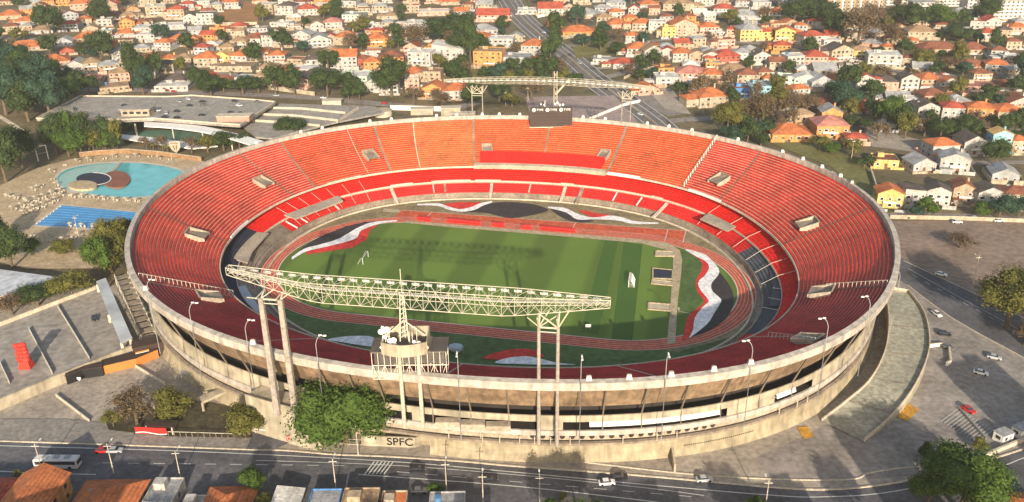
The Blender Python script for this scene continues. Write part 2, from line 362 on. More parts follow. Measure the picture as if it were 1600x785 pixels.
# underside of the bowl and the outer facade (only the outward half of it can be seen)
m_fac = mat('beige facade', (.36, .30, .20), var=.12, scale=.12, fine=.3, streak=.2)  # own beige of the base wall, with weather streaks
m_fac2 = mat('facade plaster', (.39, .34, .25), var=.1, scale=.1, fine=.3, streak=.18)
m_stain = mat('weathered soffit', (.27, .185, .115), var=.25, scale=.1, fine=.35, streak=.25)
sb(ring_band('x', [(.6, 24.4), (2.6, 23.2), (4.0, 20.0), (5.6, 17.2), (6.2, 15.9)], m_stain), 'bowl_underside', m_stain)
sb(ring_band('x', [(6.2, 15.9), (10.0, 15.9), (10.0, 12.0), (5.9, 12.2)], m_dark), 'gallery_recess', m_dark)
aw = ang_of(640, 660, 10); ae = ang_of(1128, 645, 10); 
def near_gap(a0, a1): return a0, a1
# mid band (parapet of the upper concourse) all the way round
sb(ring_band('x', [(6.0, 12.6), (5.3, 13.8), (4.9, 13.8), (4.9, 11.9), (5.4, 11.9)], m_fac2), 'concourse_parapet', m_fac2)
# wall between the concourses, open where the photo shows the long slots
slots = [(ang_of(560, 655, 11), ang_of(640, 655, 11)), (ang_of(655, 655, 11), ang_of(838, 660, 11)), (ang_of(873, 658, 11), ang_of(1128, 640, 11)), (ang_of(1212, 625, 11), ang_of(1270, 598, 11)), (ang_of(450, 610, 11), ang_of(470, 610, 11))]
edges = sorted([(min(s), max(s)) for s in slots]); cur = -PI; parts = []
for a0, a1 in edges: parts.append((cur, a0)); cur = a1
parts.append((cur, PI))
for a0, a1 in parts:
    n = max(2, int((a1-a0)/.026)); sb(ring_band('x', [(5.0, 11.9), (4.9, 9.5)], m_fac2, a0, a1, n), 'concourse_wall', m_fac2)
for a0, a1 in edges:
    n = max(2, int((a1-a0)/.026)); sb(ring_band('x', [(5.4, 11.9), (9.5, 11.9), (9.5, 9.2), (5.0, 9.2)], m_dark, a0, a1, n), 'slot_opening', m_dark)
sb(ring_band('x', [(4.9, 9.5), (4.3, 9.5), (4.2, 8.1), (4.6, 8.0)], m_rim), 'lower_parapet', m_rim)
sb(ring_band('x', [(4.6, 8.0), (5.5, 7.9), (5.5, 5.9)], m_conc), 'porthole_band', m_conc)
sb(ring_band('x', [(5.5, 5.9), (5.5, 5.6), (5.3, 5.6)], m_dark), 'painted_shadow_line', m_dark)  # dark strip flush with the wall, painting a shadow line above the ledge
sb(ring_band('x', [(5.5, 5.6), (4.4, 5.5), (4.3, 4.9), (4.6, 4.7)], m_cond), 'ledge', m_cond)
q0, q1 = sorted((ang_of(540, 690, 0), ang_of(676, 697, 0)))
sb(ring_band('x', [(4.6, 4.7), (4.4, 2.0), (3.4, -.1)], m_fac, q1, q0+2*PI, 220), 'base_wall', m_fac)
sb(ring_band('x', [(4.6, 4.7), (7.4, 4.6), (7.4, -.1)], m_fac, q0, q1, 20), 'base_wall', m_fac)
a0, a1 = sorted((ang_of(400, 640, 5), ang_of(520, 672, 3))); sb(ring_band('x', [(5.2, 11.0), (-1.4, 11.0), (-1.4, 11.8), (-1.7, 11.8), (-1.7, 7.0), (-2.4, 0)], m_fac2, a0, a1, 16, RA, True), 'podium', m_fac2)
# white infill panels inside the long slot
a0, a1 = ang_of(912, 655, 11), ang_of(1112, 638, 11)
sb(ring_band('x', [(5.25, 11.85), (4.7, 10.5), (7.5, 10.4)], m_white, min(a0, a1), max(a0, a1), 14), 'infill_panel', m_white)
a0, a1 = ang_of(1212, 622, 11), ang_of(1238, 608, 11)
sb(ring_band('x', [(5.25, 11.85), (4.7, 10.5), (7.5, 10.4)], m_white, min(a0, a1), max(a0, a1), 4), 'infill_panel', m_white)
# round holes along the lower band
for k in range(26):
    px = 828+k*15.1 if k < 20 else 0
    if not px: break
    py = 682-max(0, px-900)*.048-.00003*(px-900)**2
    a = ang_of(px, py, 6.9); c = ring3(RA, a, 5.7, 6.9); d = ring3(RA, a, 5.42, 6.9); b = MB(); b.tube(c, d, .72, 14); sb(b, 'round_opening', m_dark)
for px in (700, 752, 778, 808, 830, 854, 883, 960, 1010, 1040, 1205, 1240, 1262):
    py = 676 if px < 900 else 676-(px-900)*.09-(max(0, px-1100))*.13
    a = ang_of(px, py, 7); b = MB(); p = ring3(RA, a, 4.25, 5.3); b.tube(p, (p[0], p[1], 7.7), .13, 5); sb(b, 'drain_pipe', m_conl)
# ribs under the rim
rib_px = [290, 330, 370, 405, 520, 560, 600, 672, 731, 791, 868, 940, 1000, 1060, 1120, 1180, 1235, 1290, 1340]
m_rib = mat('shadow toned rib', (.16, .13, .10), var=.2)  # one dark tone for each rib and the shadow beside it
for px in rib_px:
    py = 625-.0004*(px-850)**2 if px > 850 else 625-.00036*(px-850)**2-.02*(850-px)
    a = ang_of(px, py, 20); b = MB(); P = ring3(RA, a, 1.0, 24.4); Q = ring3(RA, a, 5.1, 14.0); b.tube(P, Q, .28, 4)
    P2 = ring3(RA, a, 5.1, 14.0); Q2 = ring3(RA, a, 4.7, 9.6); b.tube(P2, Q2, .22, 4); sb(b, 'rib', m_rib)
# row of small vent holes at the base
for k in range(34):
    px = 1069+k*3.4; py = 701-k*.62; a = ang_of(px, py, 2.4); b = MB(); p = ring3(RA, a, 4.6, 2.6); b.box((p[0], p[1], 2.45), (.35, .5, .35), a); sb(b, 'vent_hole', m_dark)
# --- middle and lower tiers
PIw = ang_of
def small_tier(name, d0, z0, d1, z1, rows, fn):
    n = 200
    groups = {}
    for s in range(n):
        p = -PI+2*PI*s/n; q = -PI+2*PI*(s+1)/n; key = fn((p+q)/2); b = groups.setdefault(key, MB())
        for r in range(rows):
            e0 = d0+(d1-d0)*r/rows; e1 = d0+(d1-d0)*(r+1)/rows; h0 = z0+(z1-z0)*r/rows; h1 = z0+(z1-z0)*(r+1)/rows
            b.face([ring3(RC, p, e1, h1), ring3(RC, q, e1, h1), ring3(RC, q, e0, h1), ring3(RC, p, e0, h1)])
            b.face([ring3(RC, p, e0, h1), ring3(RC, q, e0, h1), ring3(RC, q, e0, h0), ring3(RC, p, e0, h0)])
    for (key, m), b in groups.items(): sb(b, name, m)
m_br = mk_seat('bright red seats', (.66, .022, .016), .15)
m_brd = mk_seat('bright red lower seats', (.60, .028, .025), .18)
m_slate = mat('grey blue sheeting', (.085, .092, .105), var=.15, scale=.3)
m_navy = mat('dark blue tarpaulin', (.028, .033, .055), var=.25, scale=.2)
aR0, aR1 = ang_of(1175, 388, 4), ang_of(1180, 520, 4); aL0, aL1 = ang_of(425, 350, 4), ang_of(420, 490, 4)
def in_right(a): return aR1 < a < aR0
def in_left(a): aa = a % (2*PI); return (aL0 % (2*PI)) < aa < (aL1 % (2*PI))
small_tier('middle_tier', -5.5, 9.3, 4.6, 6.0, 7, lambda a: ('d', m_navy) if (in_left(a) and a < 0) else ('r', m_br))
small_tier('lower_tier', 4.2, 5.0, 10.5, 2.2, 5, lambda a: ('d', m_slate) if in_right(a) else (('l', m_cond) if in_left(a) else ('r', m_brd)))
sb(ring_band('x', [(4.5, 5.95), (4.5, 6.35), (4.75, 6.35), (4.75, 5.6), (4.2, 5.0)], m_conl, cf=RC), 'middle_parapet', m_conl)
sb(ring_band('x', [(10.5, 2.2), (10.5, 2.5), (10.8, 2.5), (10.8, 0), (13.6, 0.05)], m_cond, cf=RC), 'moat_wall', m_cond)
sb(ring_band('x', [(13.6, 0), (13.6, .9), (14.2, .9), (14.2, 0)], m_conl, cf=RC), 'pitch_side_coping', m_conl)
# radial rails and gangways over the two small tiers
for (px, py, w, m) in ((618, 300, .75, m_conl), (772, 300, .65, m_conl), (878, 300, .75, m_conl), (1010, 330, .75, m_conl), (556, 330, .25, m_white), (826, 300, .3, m_conl), (688, 300, .3, m_conl), (942, 315, .25, m_white), (975, 322, .25, m_white), (490, 345, .2, m_white), (465, 352, .2, m_white), (905, 300, .8, m_cond), (690, 280, .5, m_cond)):
    a = ang_of(px, py, 4); b = MB()
    pts = [ring3(RC, a, 4.9, 5.1), ring3(RC, a, 5.2, 4.9), ring3(RC, a, 6, 4.6), ring3(RC, a, 10.5, 2.9)]+([ring3(RC, a, 16.0, 1.3)] if w > .6 else [])
    L = []; R = []
    t = Vector((-math.sin(a)*140, math.cos(a)*120)).normalized(); tx, ty = t.x*CT-t.y*ST, t.x*ST+t.y*CT
    for p in pts: L.append((p[0]+tx*w, p[1]+ty*w, p[2]+.1)); R.append((p[0]-tx*w, p[1]-ty*w, p[2]+.1))
    b.strip(L, R); L2 = [(x, y, z-.5) for x, y, z in L]; b.strip(L2, L); R2 = [(x, y, z-.5) for x, y, z in R]; b.strip(R, R2); sb(b, 'gangway', m)
for k in range(16):                                    # thin dividing rails on the upper left and right
    for (x0, y0, x1, y1, N) in ((420, 330, 560, 290, 7), (1120, 330, 1225, 430, 6)):
        if k >= N: continue
        px = x0+(x1-x0)*k/(N-1); py = y0+(y1-y0)*k/(N-1); a = ang_of(px, py, 7); b = MB(); b.path([ring3(RC, a, -2, 9.3), ring3(RC, a, 4.5, 7.0), ring3(RC, a, 10.4, 3.2)], .09, 4); sb(b, 'rail', m_steel)
# white panels and boxes along the parapets
for (x0, y0, x1, y1, d, z, h, m) in ((512, 289, 563, 277, -.7, 11.4, .9, m_conl), (612, 291, 646, 286, 4.4, 6.0, .9, m_conl), (677, 285, 737, 282, 4.4, 6.0, .9, m_conl), (745, 283, 784, 283, 4.4, 6.0, .8, m_conl), (946, 275, 992, 284, -.7, 11.4, 1.2, m_white), (1074, 299, 1126, 317, -.7, 11.4, 1.1, m_white), (362, 374, 388, 348, -.7, 11.4, 1.1, m_white), (1012, 309, 1032, 312, 4.4, 6, .8, m_conl), (874, 290, 893, 292, 4.4, 6, .8, m_conl)):
    a0, a1 = sorted((ang_of(x0, y0, z), ang_of(x1, y1, z)))
    if a1-a0 > PI: a0, a1 = a1, a0+2*PI
    sb(ring_band('x', [(d, z), (d, z+h), (d+.5, z+h), (d+.5, z)], m, a0, a1, 8, RC, True), 'parapet_panel', m)
b = ring_band('x', [(-.9, 11.2), (-.9, 13.4), (1.2, 13.0), (1.2, 11.0)], m_conl, ang_of(945, 272, 12), ang_of(742, 264, 12), 16, RC, True); sb(b, 'box_seat_front', m_conc)
b = ring_band('x', [(-7.5, 17.3), (-1.2, 13.6), (-1.2, 13.3), (-7.5, 15.0)], m_br, ang_of(945, 262, 13), ang_of(747, 248, 13), 16, RC, True); sb(b, 'box_seating', m_br)
# vomitories: hooded stair mouths cut in the upper tier
for (px, py, w) in ((411, 288, 7), (579, 246, 7), (761, 237, 6), (943, 246, 6), (1124, 284, 8), (1262, 354, 8), (307, 371, 8), (327, 468, 8), (1284, 460, 8), (1262, 535, 6)):
    a, t = tier_at(px, py); p = tier(a, t); q = tier(a, min(1, t+.1)); d = Vector((q[0]-p[0], q[1]-p[1])).normalized(); tt = Vector((-d.y, d.x)); z = p[2]-.3; w *= .85
    def P_(s, r, zz): return (p[0]+tt.x*s+d.x*r, p[1]+tt.y*s+d.y*r, z+zz)
    v = MB(); h = w/2
    for sg in (-1, 1):
        v.f.append(tuple(range(len(v.v), len(v.v)+4))); v.m.append(0); v.v += [P_(sg*h, -4, -.2), P_(sg*h, 3, -.2), P_(sg*h, 3, 3.4), P_(sg*h, -4, .9)]
        v.f.append(tuple(range(len(v.v), len(v.v)+4))); v.m.append(0); v.v += [P_(sg*(h-.4), -4, -.2), P_(sg*(h-.4), 3, -.2), P_(sg*(h-.4), 3, 3.4), P_(sg*(h-.4), -4, .9)]
        v.face([P_(sg*h, -4, .9), P_(sg*(h-.4), -4, .9), P_(sg*(h-.4), 3, 3.4), P_(sg*h, 3, 3.4)])
    v.face([P_(-h, 3, .3), P_(h, 3, .3), P_(h, 3, 3.4), P_(-h, 3, 3.4)], 1); v.face([P_(-h, 3, 3.4), P_(h, 3, 3.4), P_(h, 3.6, 3.4), P_(-h, 3.5, 3.4)], 0)
    v.face([P_(-h+.4, -4, .85), P_(h-.4, -4, .85), P_(h-.4, 3, .95+1.0), P_(-h+.4, 3, .95+1.0)], 2)
    sb(v, 'vomitory', [m_conc, m_cond, m_cond])
# white stair fence in the far right block
for (pa, pb, N) in (((1119, 217), (1069, 292), 15), ((218, 436), (365, 462), 22), ((1200, 528), (1272, 538), 12), ((1290, 452), (1385, 447), 14)):
    b = MB(); pr = None
    for k in range(N+1):
        px = pa[0]+(pb[0]-pa[0])*k/N; py = pa[1]+(pb[1]-pa[1])*k/N; a, t = tier_at(px, py); p = tier(a, t); tp = (p[0], p[1], p[2]+2.0); b.tube(p, tp, .10 if N != 15 else .2, 4)
        if pr: b.tube(pr, tp, .07, 4)
        pr = tp
    sb(b, 'stair_fence', m_white if N == 15 else m_steel)
# flat roofs over the small tiers
def px_roof(name, pts, z, th, m, par):
    b = MB(); b.prism([at(x, y, z) for x, y in pts], z-th, z, 0); return sb(b, name, m, par)
px_roof('press_roof', [(444, 336), (528, 306), (536, 314), (462, 342)], 7.5, .5, m_conc, None)
px_roof('press_roof', [(385, 362), (420, 364), (412, 372), (395, 392), (387, 411), (365, 404), (368, 386)], 6.5, .5, m_conc, None)
px_roof('press_roof', [(1108, 333), (1150, 354), (1137, 361), (1094, 342)], 7.6, .5, m_conc, None)
px_roof('terrace_sheeting', [(1202, 420), (1238, 422), (1240, 450), (1222, 478), (1203, 478), (1208, 450)], 4.6, .3, m_slate, None)
px_roof('terrace_sheeting', [(362, 450), (383, 446), (398, 470), (412, 489), (398, 486), (376, 470)], 5.6, .3, mat('light blue sheeting', (.42, .45, .50), var=.1), None)
for (x0, y0, x1, y1) in ((1208, 450, 1240, 454), (1200, 465, 1232, 471), (1190, 480, 1222, 486)):
    b = MB(); z = 5.2; b.tube((*at(x0, y0, z), z), (*at(x1, y1, z), z), .1, 4); sb(b, 'rail', m_steel)
# ------------------------------------------------------------------ the field inside
LAYER[0] = .3
def fsheet(name, pts, m, sm=False): return ground_sheet(name, pts, m, sm)
m_field = mat('worn field verge', (.19, .15, .08), col2=(.30, .24, .13), scale=.06, fine=.5)
b = MB(); b.sheet([l2w(*rpt(RC, -PI+2*PI*k/160, 13.2)) for k in range(160)], .3); o = b.build('field_verge', m_field); tag(o, kind='structure')
m_grass = mat('pitch grass', (.115, .195, .030), col2=(.135, .215, .034), scale=.04, stripes=(-ST*0+CT, ST, 26.0, .74))
m_grass2 = mat('rough grass', (.075, .13, .035), var=.2, scale=.08, fine=.5)
def loc_sheet(name, pts, m):
    LAYER[0] += LS; b = MB(); b.sheet([l2w(*p) for p in pts], LAYER[0]); o = b.build(name, m)
    bm = bmesh.new(); bm.from_mesh(o.data); bmesh.ops.triangulate(bm, faces=bm.faces[:]); bm.to_mesh(o.data); bm.free(); return tag(o, kind='structure')
near = [rpt(RC, a, 15) for a in np.linspace(ang_of(395, 470, 0)-2*PI if ang_of(395, 470, 0) > 0 else ang_of(395, 470, 0), ang_of(1165, 540, 0), 60)]
loc_sheet('verge_grass', near+[(70, -52), (-62, -52)], m_grass2)
TC = -5.8
def oval(L, R, n=40, v0=TC, far=None):
    P = []
    for k in range(n+1): t = -PI/2+PI*k/n; P.append((L+R*math.cos(t), v0+R*math.sin(t)))
    for k in range(n+1): t = PI/2+PI*k/n; P.append((-L+R*math.cos(t), v0+R*math.sin(t)))
    return P
m_track = mat('running track', (.52, .10, .045), var=.15, scale=.2, fine=.8)
def track_pts(q): return oval(46, 42.8+q)
TCX = 1.0
def shift(P): return [(u+TCX-.5, v) for u, v in P]
loc_sheet('running_track', shift(track_pts(6.3)), m_track)
loc_sheet('running_track', [(-60, 34), (68, 34), (68, 50.3), (-60, 50.3)], m_track)
m_in = loc_sheet('infield_grass', shift(track_pts(0)), m_grass)
def band(name, P, Q, m):
    LAYER[0] += LS; b = MB(); n = len(P)
    for k in range(n):
        k2 = (k+1) % n; b.face([(*l2w(*P[k]), LAYER[0]), (*l2w(*Q[k]), LAYER[0]), (*l2w(*Q[k2]), LAYER[0]), (*l2w(*P[k2]), LAYER[0])])
    return tag(b.build(name, m), kind='structure')
m_lane = mat('lane line', (.62, .50, .44), var=.1)
for q, w in ((0, .45), (1.25, .16), (2.5, .16), (3.75, .16), (5.0, .16), (6.3, .25)): band('lane_line', shift(track_pts(q-w/2)), shift(track_pts(q+w/2)), m_lane)
fsheet('mown_band', [(907, 520), (935, 522), (966, 376), (946, 374)], mat('dark mown grass', (.050, .115, .018), col2=(.062, .13, .02), scale=.04)); fsheet('mown_band', [(955, 530), (988, 532), (1004, 382), (975, 379)], MATS['dark mown grass'])
loc_sheet('lane_line', [(-60, 50.2), (68, 50.2), (68, 50.5), (-60, 50.5)], m_lane)
for u in (-46, 20, 60, 67.5): loc_sheet('lane_line', [(u, 37.2), (u+.35, 37.2), (u+1.0, 50.2), (u+.65, 50.2)], m_lane)
m_path = mat('beige path', (.42, .34, .22), var=.12, scale=.3, fine=1)
fsheet('pitch_kerb', [(636, 345), (700, 350), (850, 362), (1000, 374), (1045, 380), (1062, 391), (1066, 405), (1064, 430), (1059, 470), (1055, 537), (1042, 539), (1048, 470), (1051, 430), (1052, 404), (1042, 391), (1000, 380), (850, 367), (700, 355), (630, 348)], m_path)
fsheet('path', [(1058, 480), (1085, 486), (1140, 493), (1136, 498), (1080, 491), (1060, 487)], m_path)
fsheet('pitch_grass_right', [(1066, 392), (1090, 400), (1100, 410), (1090, 440), (1098, 470), (1080, 490), (1062, 486), (1066, 430)], m_grass2, False)
m_paintw = mat('white painted turf', (.80, .78, .76), var=.04, scale=.2, fine=.7)
m_paintr = mat('red painted turf', (.60, .04, .03), var=.15, scale=.2, fine=.7)
m_paintb = mat('black painted turf', (.045, .038, .040), var=.15, scale=.2, fine=.7)
tr = [(1077, 528), (1106, 518), (1137, 495), (1146, 466), (1136, 440), (1104, 405), (1073, 390)]
we = [(1071, 389), (1100, 397), (1112, 407), (1121, 417), (1124, 425), (1120, 433), (1113, 441), (1111, 448), (1114, 456), (1123, 464), (1127, 470), (1122, 480), (1115, 491), (1108, 503), (1095, 515), (1078, 528)]
wl = [(1071, 391), (1090, 402), (1103, 409), (1108, 418), (1102, 430), (1093, 438), (1091, 445), (1096, 455), (1105, 466), (1107, 472), (1098, 480), (1087, 494), (1084, 505), (1083, 515), (1077, 527)]
rl = [(1092, 405), (1097, 413), (1095, 424), (1089, 435), (1087, 446), (1092, 460), (1100, 470), (1095, 478), (1078, 491), (1071, 505), (1069, 520), (1064, 534)]
fsheet('painted_swoosh_black', smooth(we, 4)+smooth(tr, 4)[1:-1], m_paintb)
fsheet('painted_swoosh_red', smooth(wl, 4)+smooth(rl, 4)[::-1], m_paintr)
fsheet('painted_swoosh_white', smooth(we, 4)+smooth(wl, 4)[::-1], m_paintw)
wu = [(456, 402), (475, 389), (501, 382), (527, 374), (542, 366), (561, 355), (584, 347), (621, 344)]
wd = [(456, 406), (479, 393), (509, 386), (537, 379), (557, 372), (565, 360), (593, 350), (620, 346)]
fsheet('painted_swoosh_black', smooth(wu, 4)+[(600, 345), (570, 347), (540, 354), (500, 370), (475, 385)], m_paintb)
fsheet('painted_swoosh_red', smooth(wd[1:-1], 4)+[(578, 360), (572, 375), (550, 387), (512, 393), (478, 398)], m_paintr)
fsheet('painted_swoosh_white', smooth(wu, 4)+smooth(wd, 4)[::-1], m_paintw)
fsheet('painted_swoosh_red', [(692, 319), (716, 316), (752, 316), (737, 324), (720, 327), (701, 323)], m_paintr)
fsheet('painted_swoosh_black', [(722, 331), (742, 325), (760, 319), (785, 316), (815, 317), (840, 321), (857, 328), (845, 333), (822, 338), (795, 341), (765, 334), (745, 332)], m_paintb, True)
fsheet('painted_swoosh_white', smooth([(652, 319), (684, 318), (701, 323), (718, 327), (735, 324), (750, 318), (769, 314)], 4)+smooth([(769, 317), (756, 321), (742, 328), (722, 331), (701, 328), (684, 322), (652, 321)], 4), m_paintw)
fsheet('painted_swoosh_red', [(902, 329), (915, 329), (935, 334), (955, 336), (935, 341), (920, 338)], m_paintr)
fsheet('painted_swoosh_black', [(860, 325), (875, 327), (890, 334), (905, 341), (928, 344), (912, 348), (895, 346), (878, 340), (866, 332)], m_paintb, True)
fsheet('painted_swoosh_white', smooth([(856, 323), (882, 325), (902, 334), (927, 340), (953, 337), (973, 340), (994, 346), (1029, 348)], 4)+smooth([(1029, 350), (989, 350), (966, 345), (932, 343), (902, 343), (884, 332), (856, 325)], 4), m_paintw)
fsheet('painted_swoosh_white', smooth([(511, 531), (530, 527), (555, 525), (583, 527), (583, 541), (560, 539), (535, 535)], 3, True), m_paintw)
fsheet('painted_swoosh_red', [(655, 527), (680, 527), (700, 535), (700, 548), (655, 545)], m_paintr)
fsheet('painted_swoosh_red', smooth([(755, 560), (775, 551), (810, 545), (838, 548), (850, 558), (820, 557), (790, 562)], 3, True), m_paintr)
fsheet('painted_swoosh_white', smooth([(773, 567), (795, 559), (825, 557), (850, 562), (870, 567), (900, 570), (850, 570), (810, 569)], 3, True), m_paintw)
fsheet('side_pitch', [(1125, 375), (1135, 374), (1160, 383), (1176, 404), (1170, 407), (1152, 405), (1128, 383)], m_grass2)
fsheet('service_path', [(600, 326), (628, 328), (625, 333), (598, 331)], m_path)
# ------------------------------------------------------------------ floodlight gantries: lattice beams on tall legs
m_lat = mat('cream painted steel', (.50, .46, .36), rough=.55, var=.1, scale=.5)
m_leg = mat('cast concrete leg', (.32, .28, .24), var=.14, scale=.25, fine=1.2)
m_lampface = mat('floodlight glass', (.55, .55, .52), rough=.2, spec=.8)
def gantry(label, p0, p1, z, ht, wd, legs, nb=26, arc=0, mr=1.0, lift=0):
    d = Vector((p1[0]-p0[0], p1[1]-p0[1])); L = d.length; d.normalize(); nrm = Vector((-d.y, d.x))
    root = thing('floodlight_gantry', (*(Vector(p0[:2])+d*L*.5), 0), label, 'floodlight gantry', 'floodlight gantries outside the rim')
    def sect(t):                                        # half width and lower/upper height along the beam: it tapers at both ends
        k = min(1, .22+1.25*min(t, 1-t)*2.4); arch = 4*t*(1-t)
        return wd/2*min(1, .12+k), z+ht*(1-k)*.8+arc*arch+lift*max(0, .22-t)*9, z+ht+arc*arch+lift*max(0, .22-t)*9
    P = []
    for i in range(nb+1):
        t = i/nb; c = Vector(p0[:2])+d*(L*t); w, zb, zt = sect(t)
        P.append([(c.x-nrm.x*w, c.y-nrm.y*w, zb), (c.x+nrm.x*w, c.y+nrm.y*w, zb), (c.x+nrm.x*w, c.y+nrm.y*w, zt), (c.x-nrm.x*w, c.y-nrm.y*w, zt)])
    for k, nm in ((0, 'bottom_chord'), (1, 'bottom_chord'), (2, 'top_chord'), (3, 'top_chord')):
        b = MB(); b.path([p[k] for p in P], .14*mr, 5); b.build(nm, m_lat, root)
    for (a, c) in ((0, 3), (1, 2), (0, 1), (3, 2)):
        b = MB()
        for i in range(nb+1):
            b.tube(P[i][a], P[i][c], .085*mr, 4)
            if i < nb:
                if i % 2: b.tube(P[i][a], P[i+1][c], .075*mr, 4)
                else: b.tube(P[i][c], P[i+1][a], .075*mr, 4)
                if a == 0 and c == 3: (b.tube(P[i][c], P[i+1][a], .06, 4) if i % 2 else b.tube(P[i][a], P[i+1][c], .06, 4))
        b.build('lattice', m_lat, root)
    b = MB()                                            # maintenance walkway inside
    for i in range(nb): 
        m0 = [(P[i][0][k]+P[i][1][k])/2 for k in (0, 1)]; m1 = [(P[i+1][0][k]+P[i+1][1][k])/2 for k in (0, 1)]
        zz = (P[i][0][2]+P[i][2][2])/2; z2 = (P[i+1][0][2]+P[i+1][2][2])/2
        b.wall([(*m0, zz), (*m1, z2)], .1, .9); b.wall([(m0[0]-nrm.x*.45, m0[1]-nrm.y*.45, zz+.8), (m1[0]-nrm.x*.45, m1[1]-nrm.y*.45, z2+.8)], .08, .08)
    b.build('walkway', m_steel, root)
    sgn = 1 if (SY-p0[1])*nrm.y > 0 else -1
    for i in range(1, nb):                              # floodlights hang on the pitch side
        q = P[i][2] if sgn > 0 else P[i][3]; b = MB()
        b.box((q[0]+nrm.x*sgn*.4, q[1]+nrm.y*sgn*.4, q[2]-1.3), (1.9, .35, .6), math.atan2(d.y, d.x))
        b.build('floodlight', m_lampface, root)
    for (lx, ly, z0, r0, r1, sp, st) in legs:
        for sg in (-1, 1):
            bx, by = lx+d.x*sg*sp, ly+d.y*sg*sp; b = MB()
            if st == 'conc':
                rz = math.atan2(d.y, d.x); i = len(b.v)
                a, c = r0, r1; co_, si = math.cos(rz), math.sin(rz)
                for zz, q in ((z0, a), (z*.55, (a+c)/2), (z-1.2, c)):
                    for dx, dy in ((-1, -.7), (-.7, -1), (.7, -1), (1, -.7), (1, .7), (.7, 1), (-.7, 1), (-1, .7)): b.v.append((bx+(dx*co_-dy*si)*q, by+(dx*si+dy*co_)*q, zz))
                for lv in (0, 8):
                    for k in range(8): k2 = (k+1) % 8; b.f.append((i+lv+k, i+lv+k2, i+lv+8+k2, i+lv+8+k)); b.m.append(0)
                b.f.append(tuple(range(i+16, i+24))); b.m.append(0)
            else:
                b.tube((bx, by, z0), (bx, by, z-3.5), r0, 8, r2=r1)
            b.build('leg', m_leg, root)
            h = MB(); w = wd/2                          # splayed bracket head that carries the beam
            zb = z-1.3 if st == 'conc' else z-3.6
            for s2 in (-1, 1):
                h.tube((bx, by, zb), (bx+nrm.x*w*s2, by+nrm.y*w*s2, z), .22, 5); h.tube((bx, by, zb), (bx+d.x*2.4*s2+nrm.x*w*s2, by+d.y*2.4*s2+nrm.y*w*s2, z+.1), .16, 5)
            h.tube((bx+nrm.x*w, by+nrm.y*w, z), (bx-nrm.x*w, by-nrm.y*w, z), .2, 5); h.build('bracket', m_lat, root)
        b = MB(); q0 = (lx-d.x*sp, ly-d.y*sp); q1 = (lx+d.x*sp, ly+d.y*sp); zb = z-1.4 if st == 'conc' else z-3.7
        b.tube((*q0, zb), (*q1, zb), .25, 6); b.tube((*q0, zb-1.2), (*q1, zb-1.2), .16, 5)
        if st != 'conc':
            b.tube((*q0, zb), (*q1, z), .16, 5); b.tube((*q1, zb), (*q0, z), .16, 5)
        b.build('crossbeam', m_lat, root)
    return root
pL, pR = Vector((-61.3, 195.0)), Vector((8.55, 182.6)); dd = (pR-pL).normalized(); zg = .5*(zat(pL.x, pL.y, 462)+zat(pR.x, pR.y, 490))
g0 = pL-dd*10.5; g1 = pR+dd*14.6
gantry('near floodlight gantry, pale lattice beam above the big tree on two pairs of legs', g0, g1, zg, 5.2, 5.0, [(pL.x, pL.y, 9, .88, .64, 2.6, 'conc'), (pR.x, pR.y, 7.5, .5, .42, 2.35, 'steel')], 30, 0, .8, 1)
def rim_xy(px, out):                                    # far point just outside the rim that lies under photo column px
    best = None
    for k in range(400):
        a = .4+k*.006; x, y, z = ring3(RA, a, -out, 0); q = proj(x, y, 26)
        if best is None or abs(q[0]-px) < best[0]: best = (abs(q[0]-px), x, y)
    return Vector(best[1:])
fL, fR = rim_xy(747, 9), rim_xy(978, 9); zt = zat(fL.x, fL.y, 134); d2 = (fR-fL).normalized()
gantry('far floodlight gantry, pale lattice beam on thin legs behind the scoreboard', fL-d2*17.5, fR+d2*11, zt-.4, 2.9, 3.6, [(fL.x, fL.y, 0, .34, .28, 2.8, 'steel'), (fR.x, fR.y, 0, .34, .28, 2.2, 'steel')], 34, 2.6, .62)
# central masts (near and far)
# ------------------------------------------------------------------ commentary cabin and mast on the near rim
cx0, cy0 = -26.2, 190.4
zc = lambda py: zat(cx0, cy0, py)
cab = thing('broadcast_cabin', (cx0, cy0, 27), 'steel caged broadcast cabin with curved beige parapet and dish mast on the near rim', 'broadcast cabin')
z_b, z_m, z_t, z_p = zc(582), zc(561), zc(541), zc(525)
mp = mpp(cx0, cy0, 32)
X = lambda px: cx0+(px-640)*mp
b = MB()
for (x0, x1) in ((582, 697),):
    for yy in (-3, 3.5):
        for zz in (z_b, z_m, z_t): b.tube((X(x0), cy0+yy, zz), (X(x1), cy0+yy, zz), .14, 4)
    N = 12
    for k in range(N+1):
        x = X(x0)+(X(x1)-X(x0))*k/N
        for yy in (-3, 3.5):
            b.tube((x, cy0+yy, z_b), (x, cy0+yy, z_t), .1, 4)
            if k < N:
                x2 = X(x0)+(X(x1)-X(x0))*(k+1)/N; b.tube((x, cy0+yy, z_b if k % 2 else z_m), (x2, cy0+yy, z_m if k % 2 else z_b), .09, 4)
        b.tube((x, cy0-3, z_b), (x, cy0+3.5, z_b), .1, 4); b.tube((x, cy0-3, z_t), (x, cy0+3.5, z_t), .08, 4)
b.build('cage', m_steel, cab)
b = MB(); b.box((cx0, cy0+.3, z_m+.1), (X(694)-X(585), 5.6, z_t-z_m-.3)); b.build('cabin_wall', mat('cabin glazing', (.10, .09, .085), rough=.3, var=.3, scale=.6), cab)
b = MB(); b.box((cx0, cy0+.3, z_t+.05), (X(699)-X(580), 7.2, .3)); b.build('cage_top_shade', mat('painted dark cage inside', (.10, .085, .075), var=.2), cab)  # dark brown slab over the open cage, standing for the shade inside
b = MB(); nseg = 14
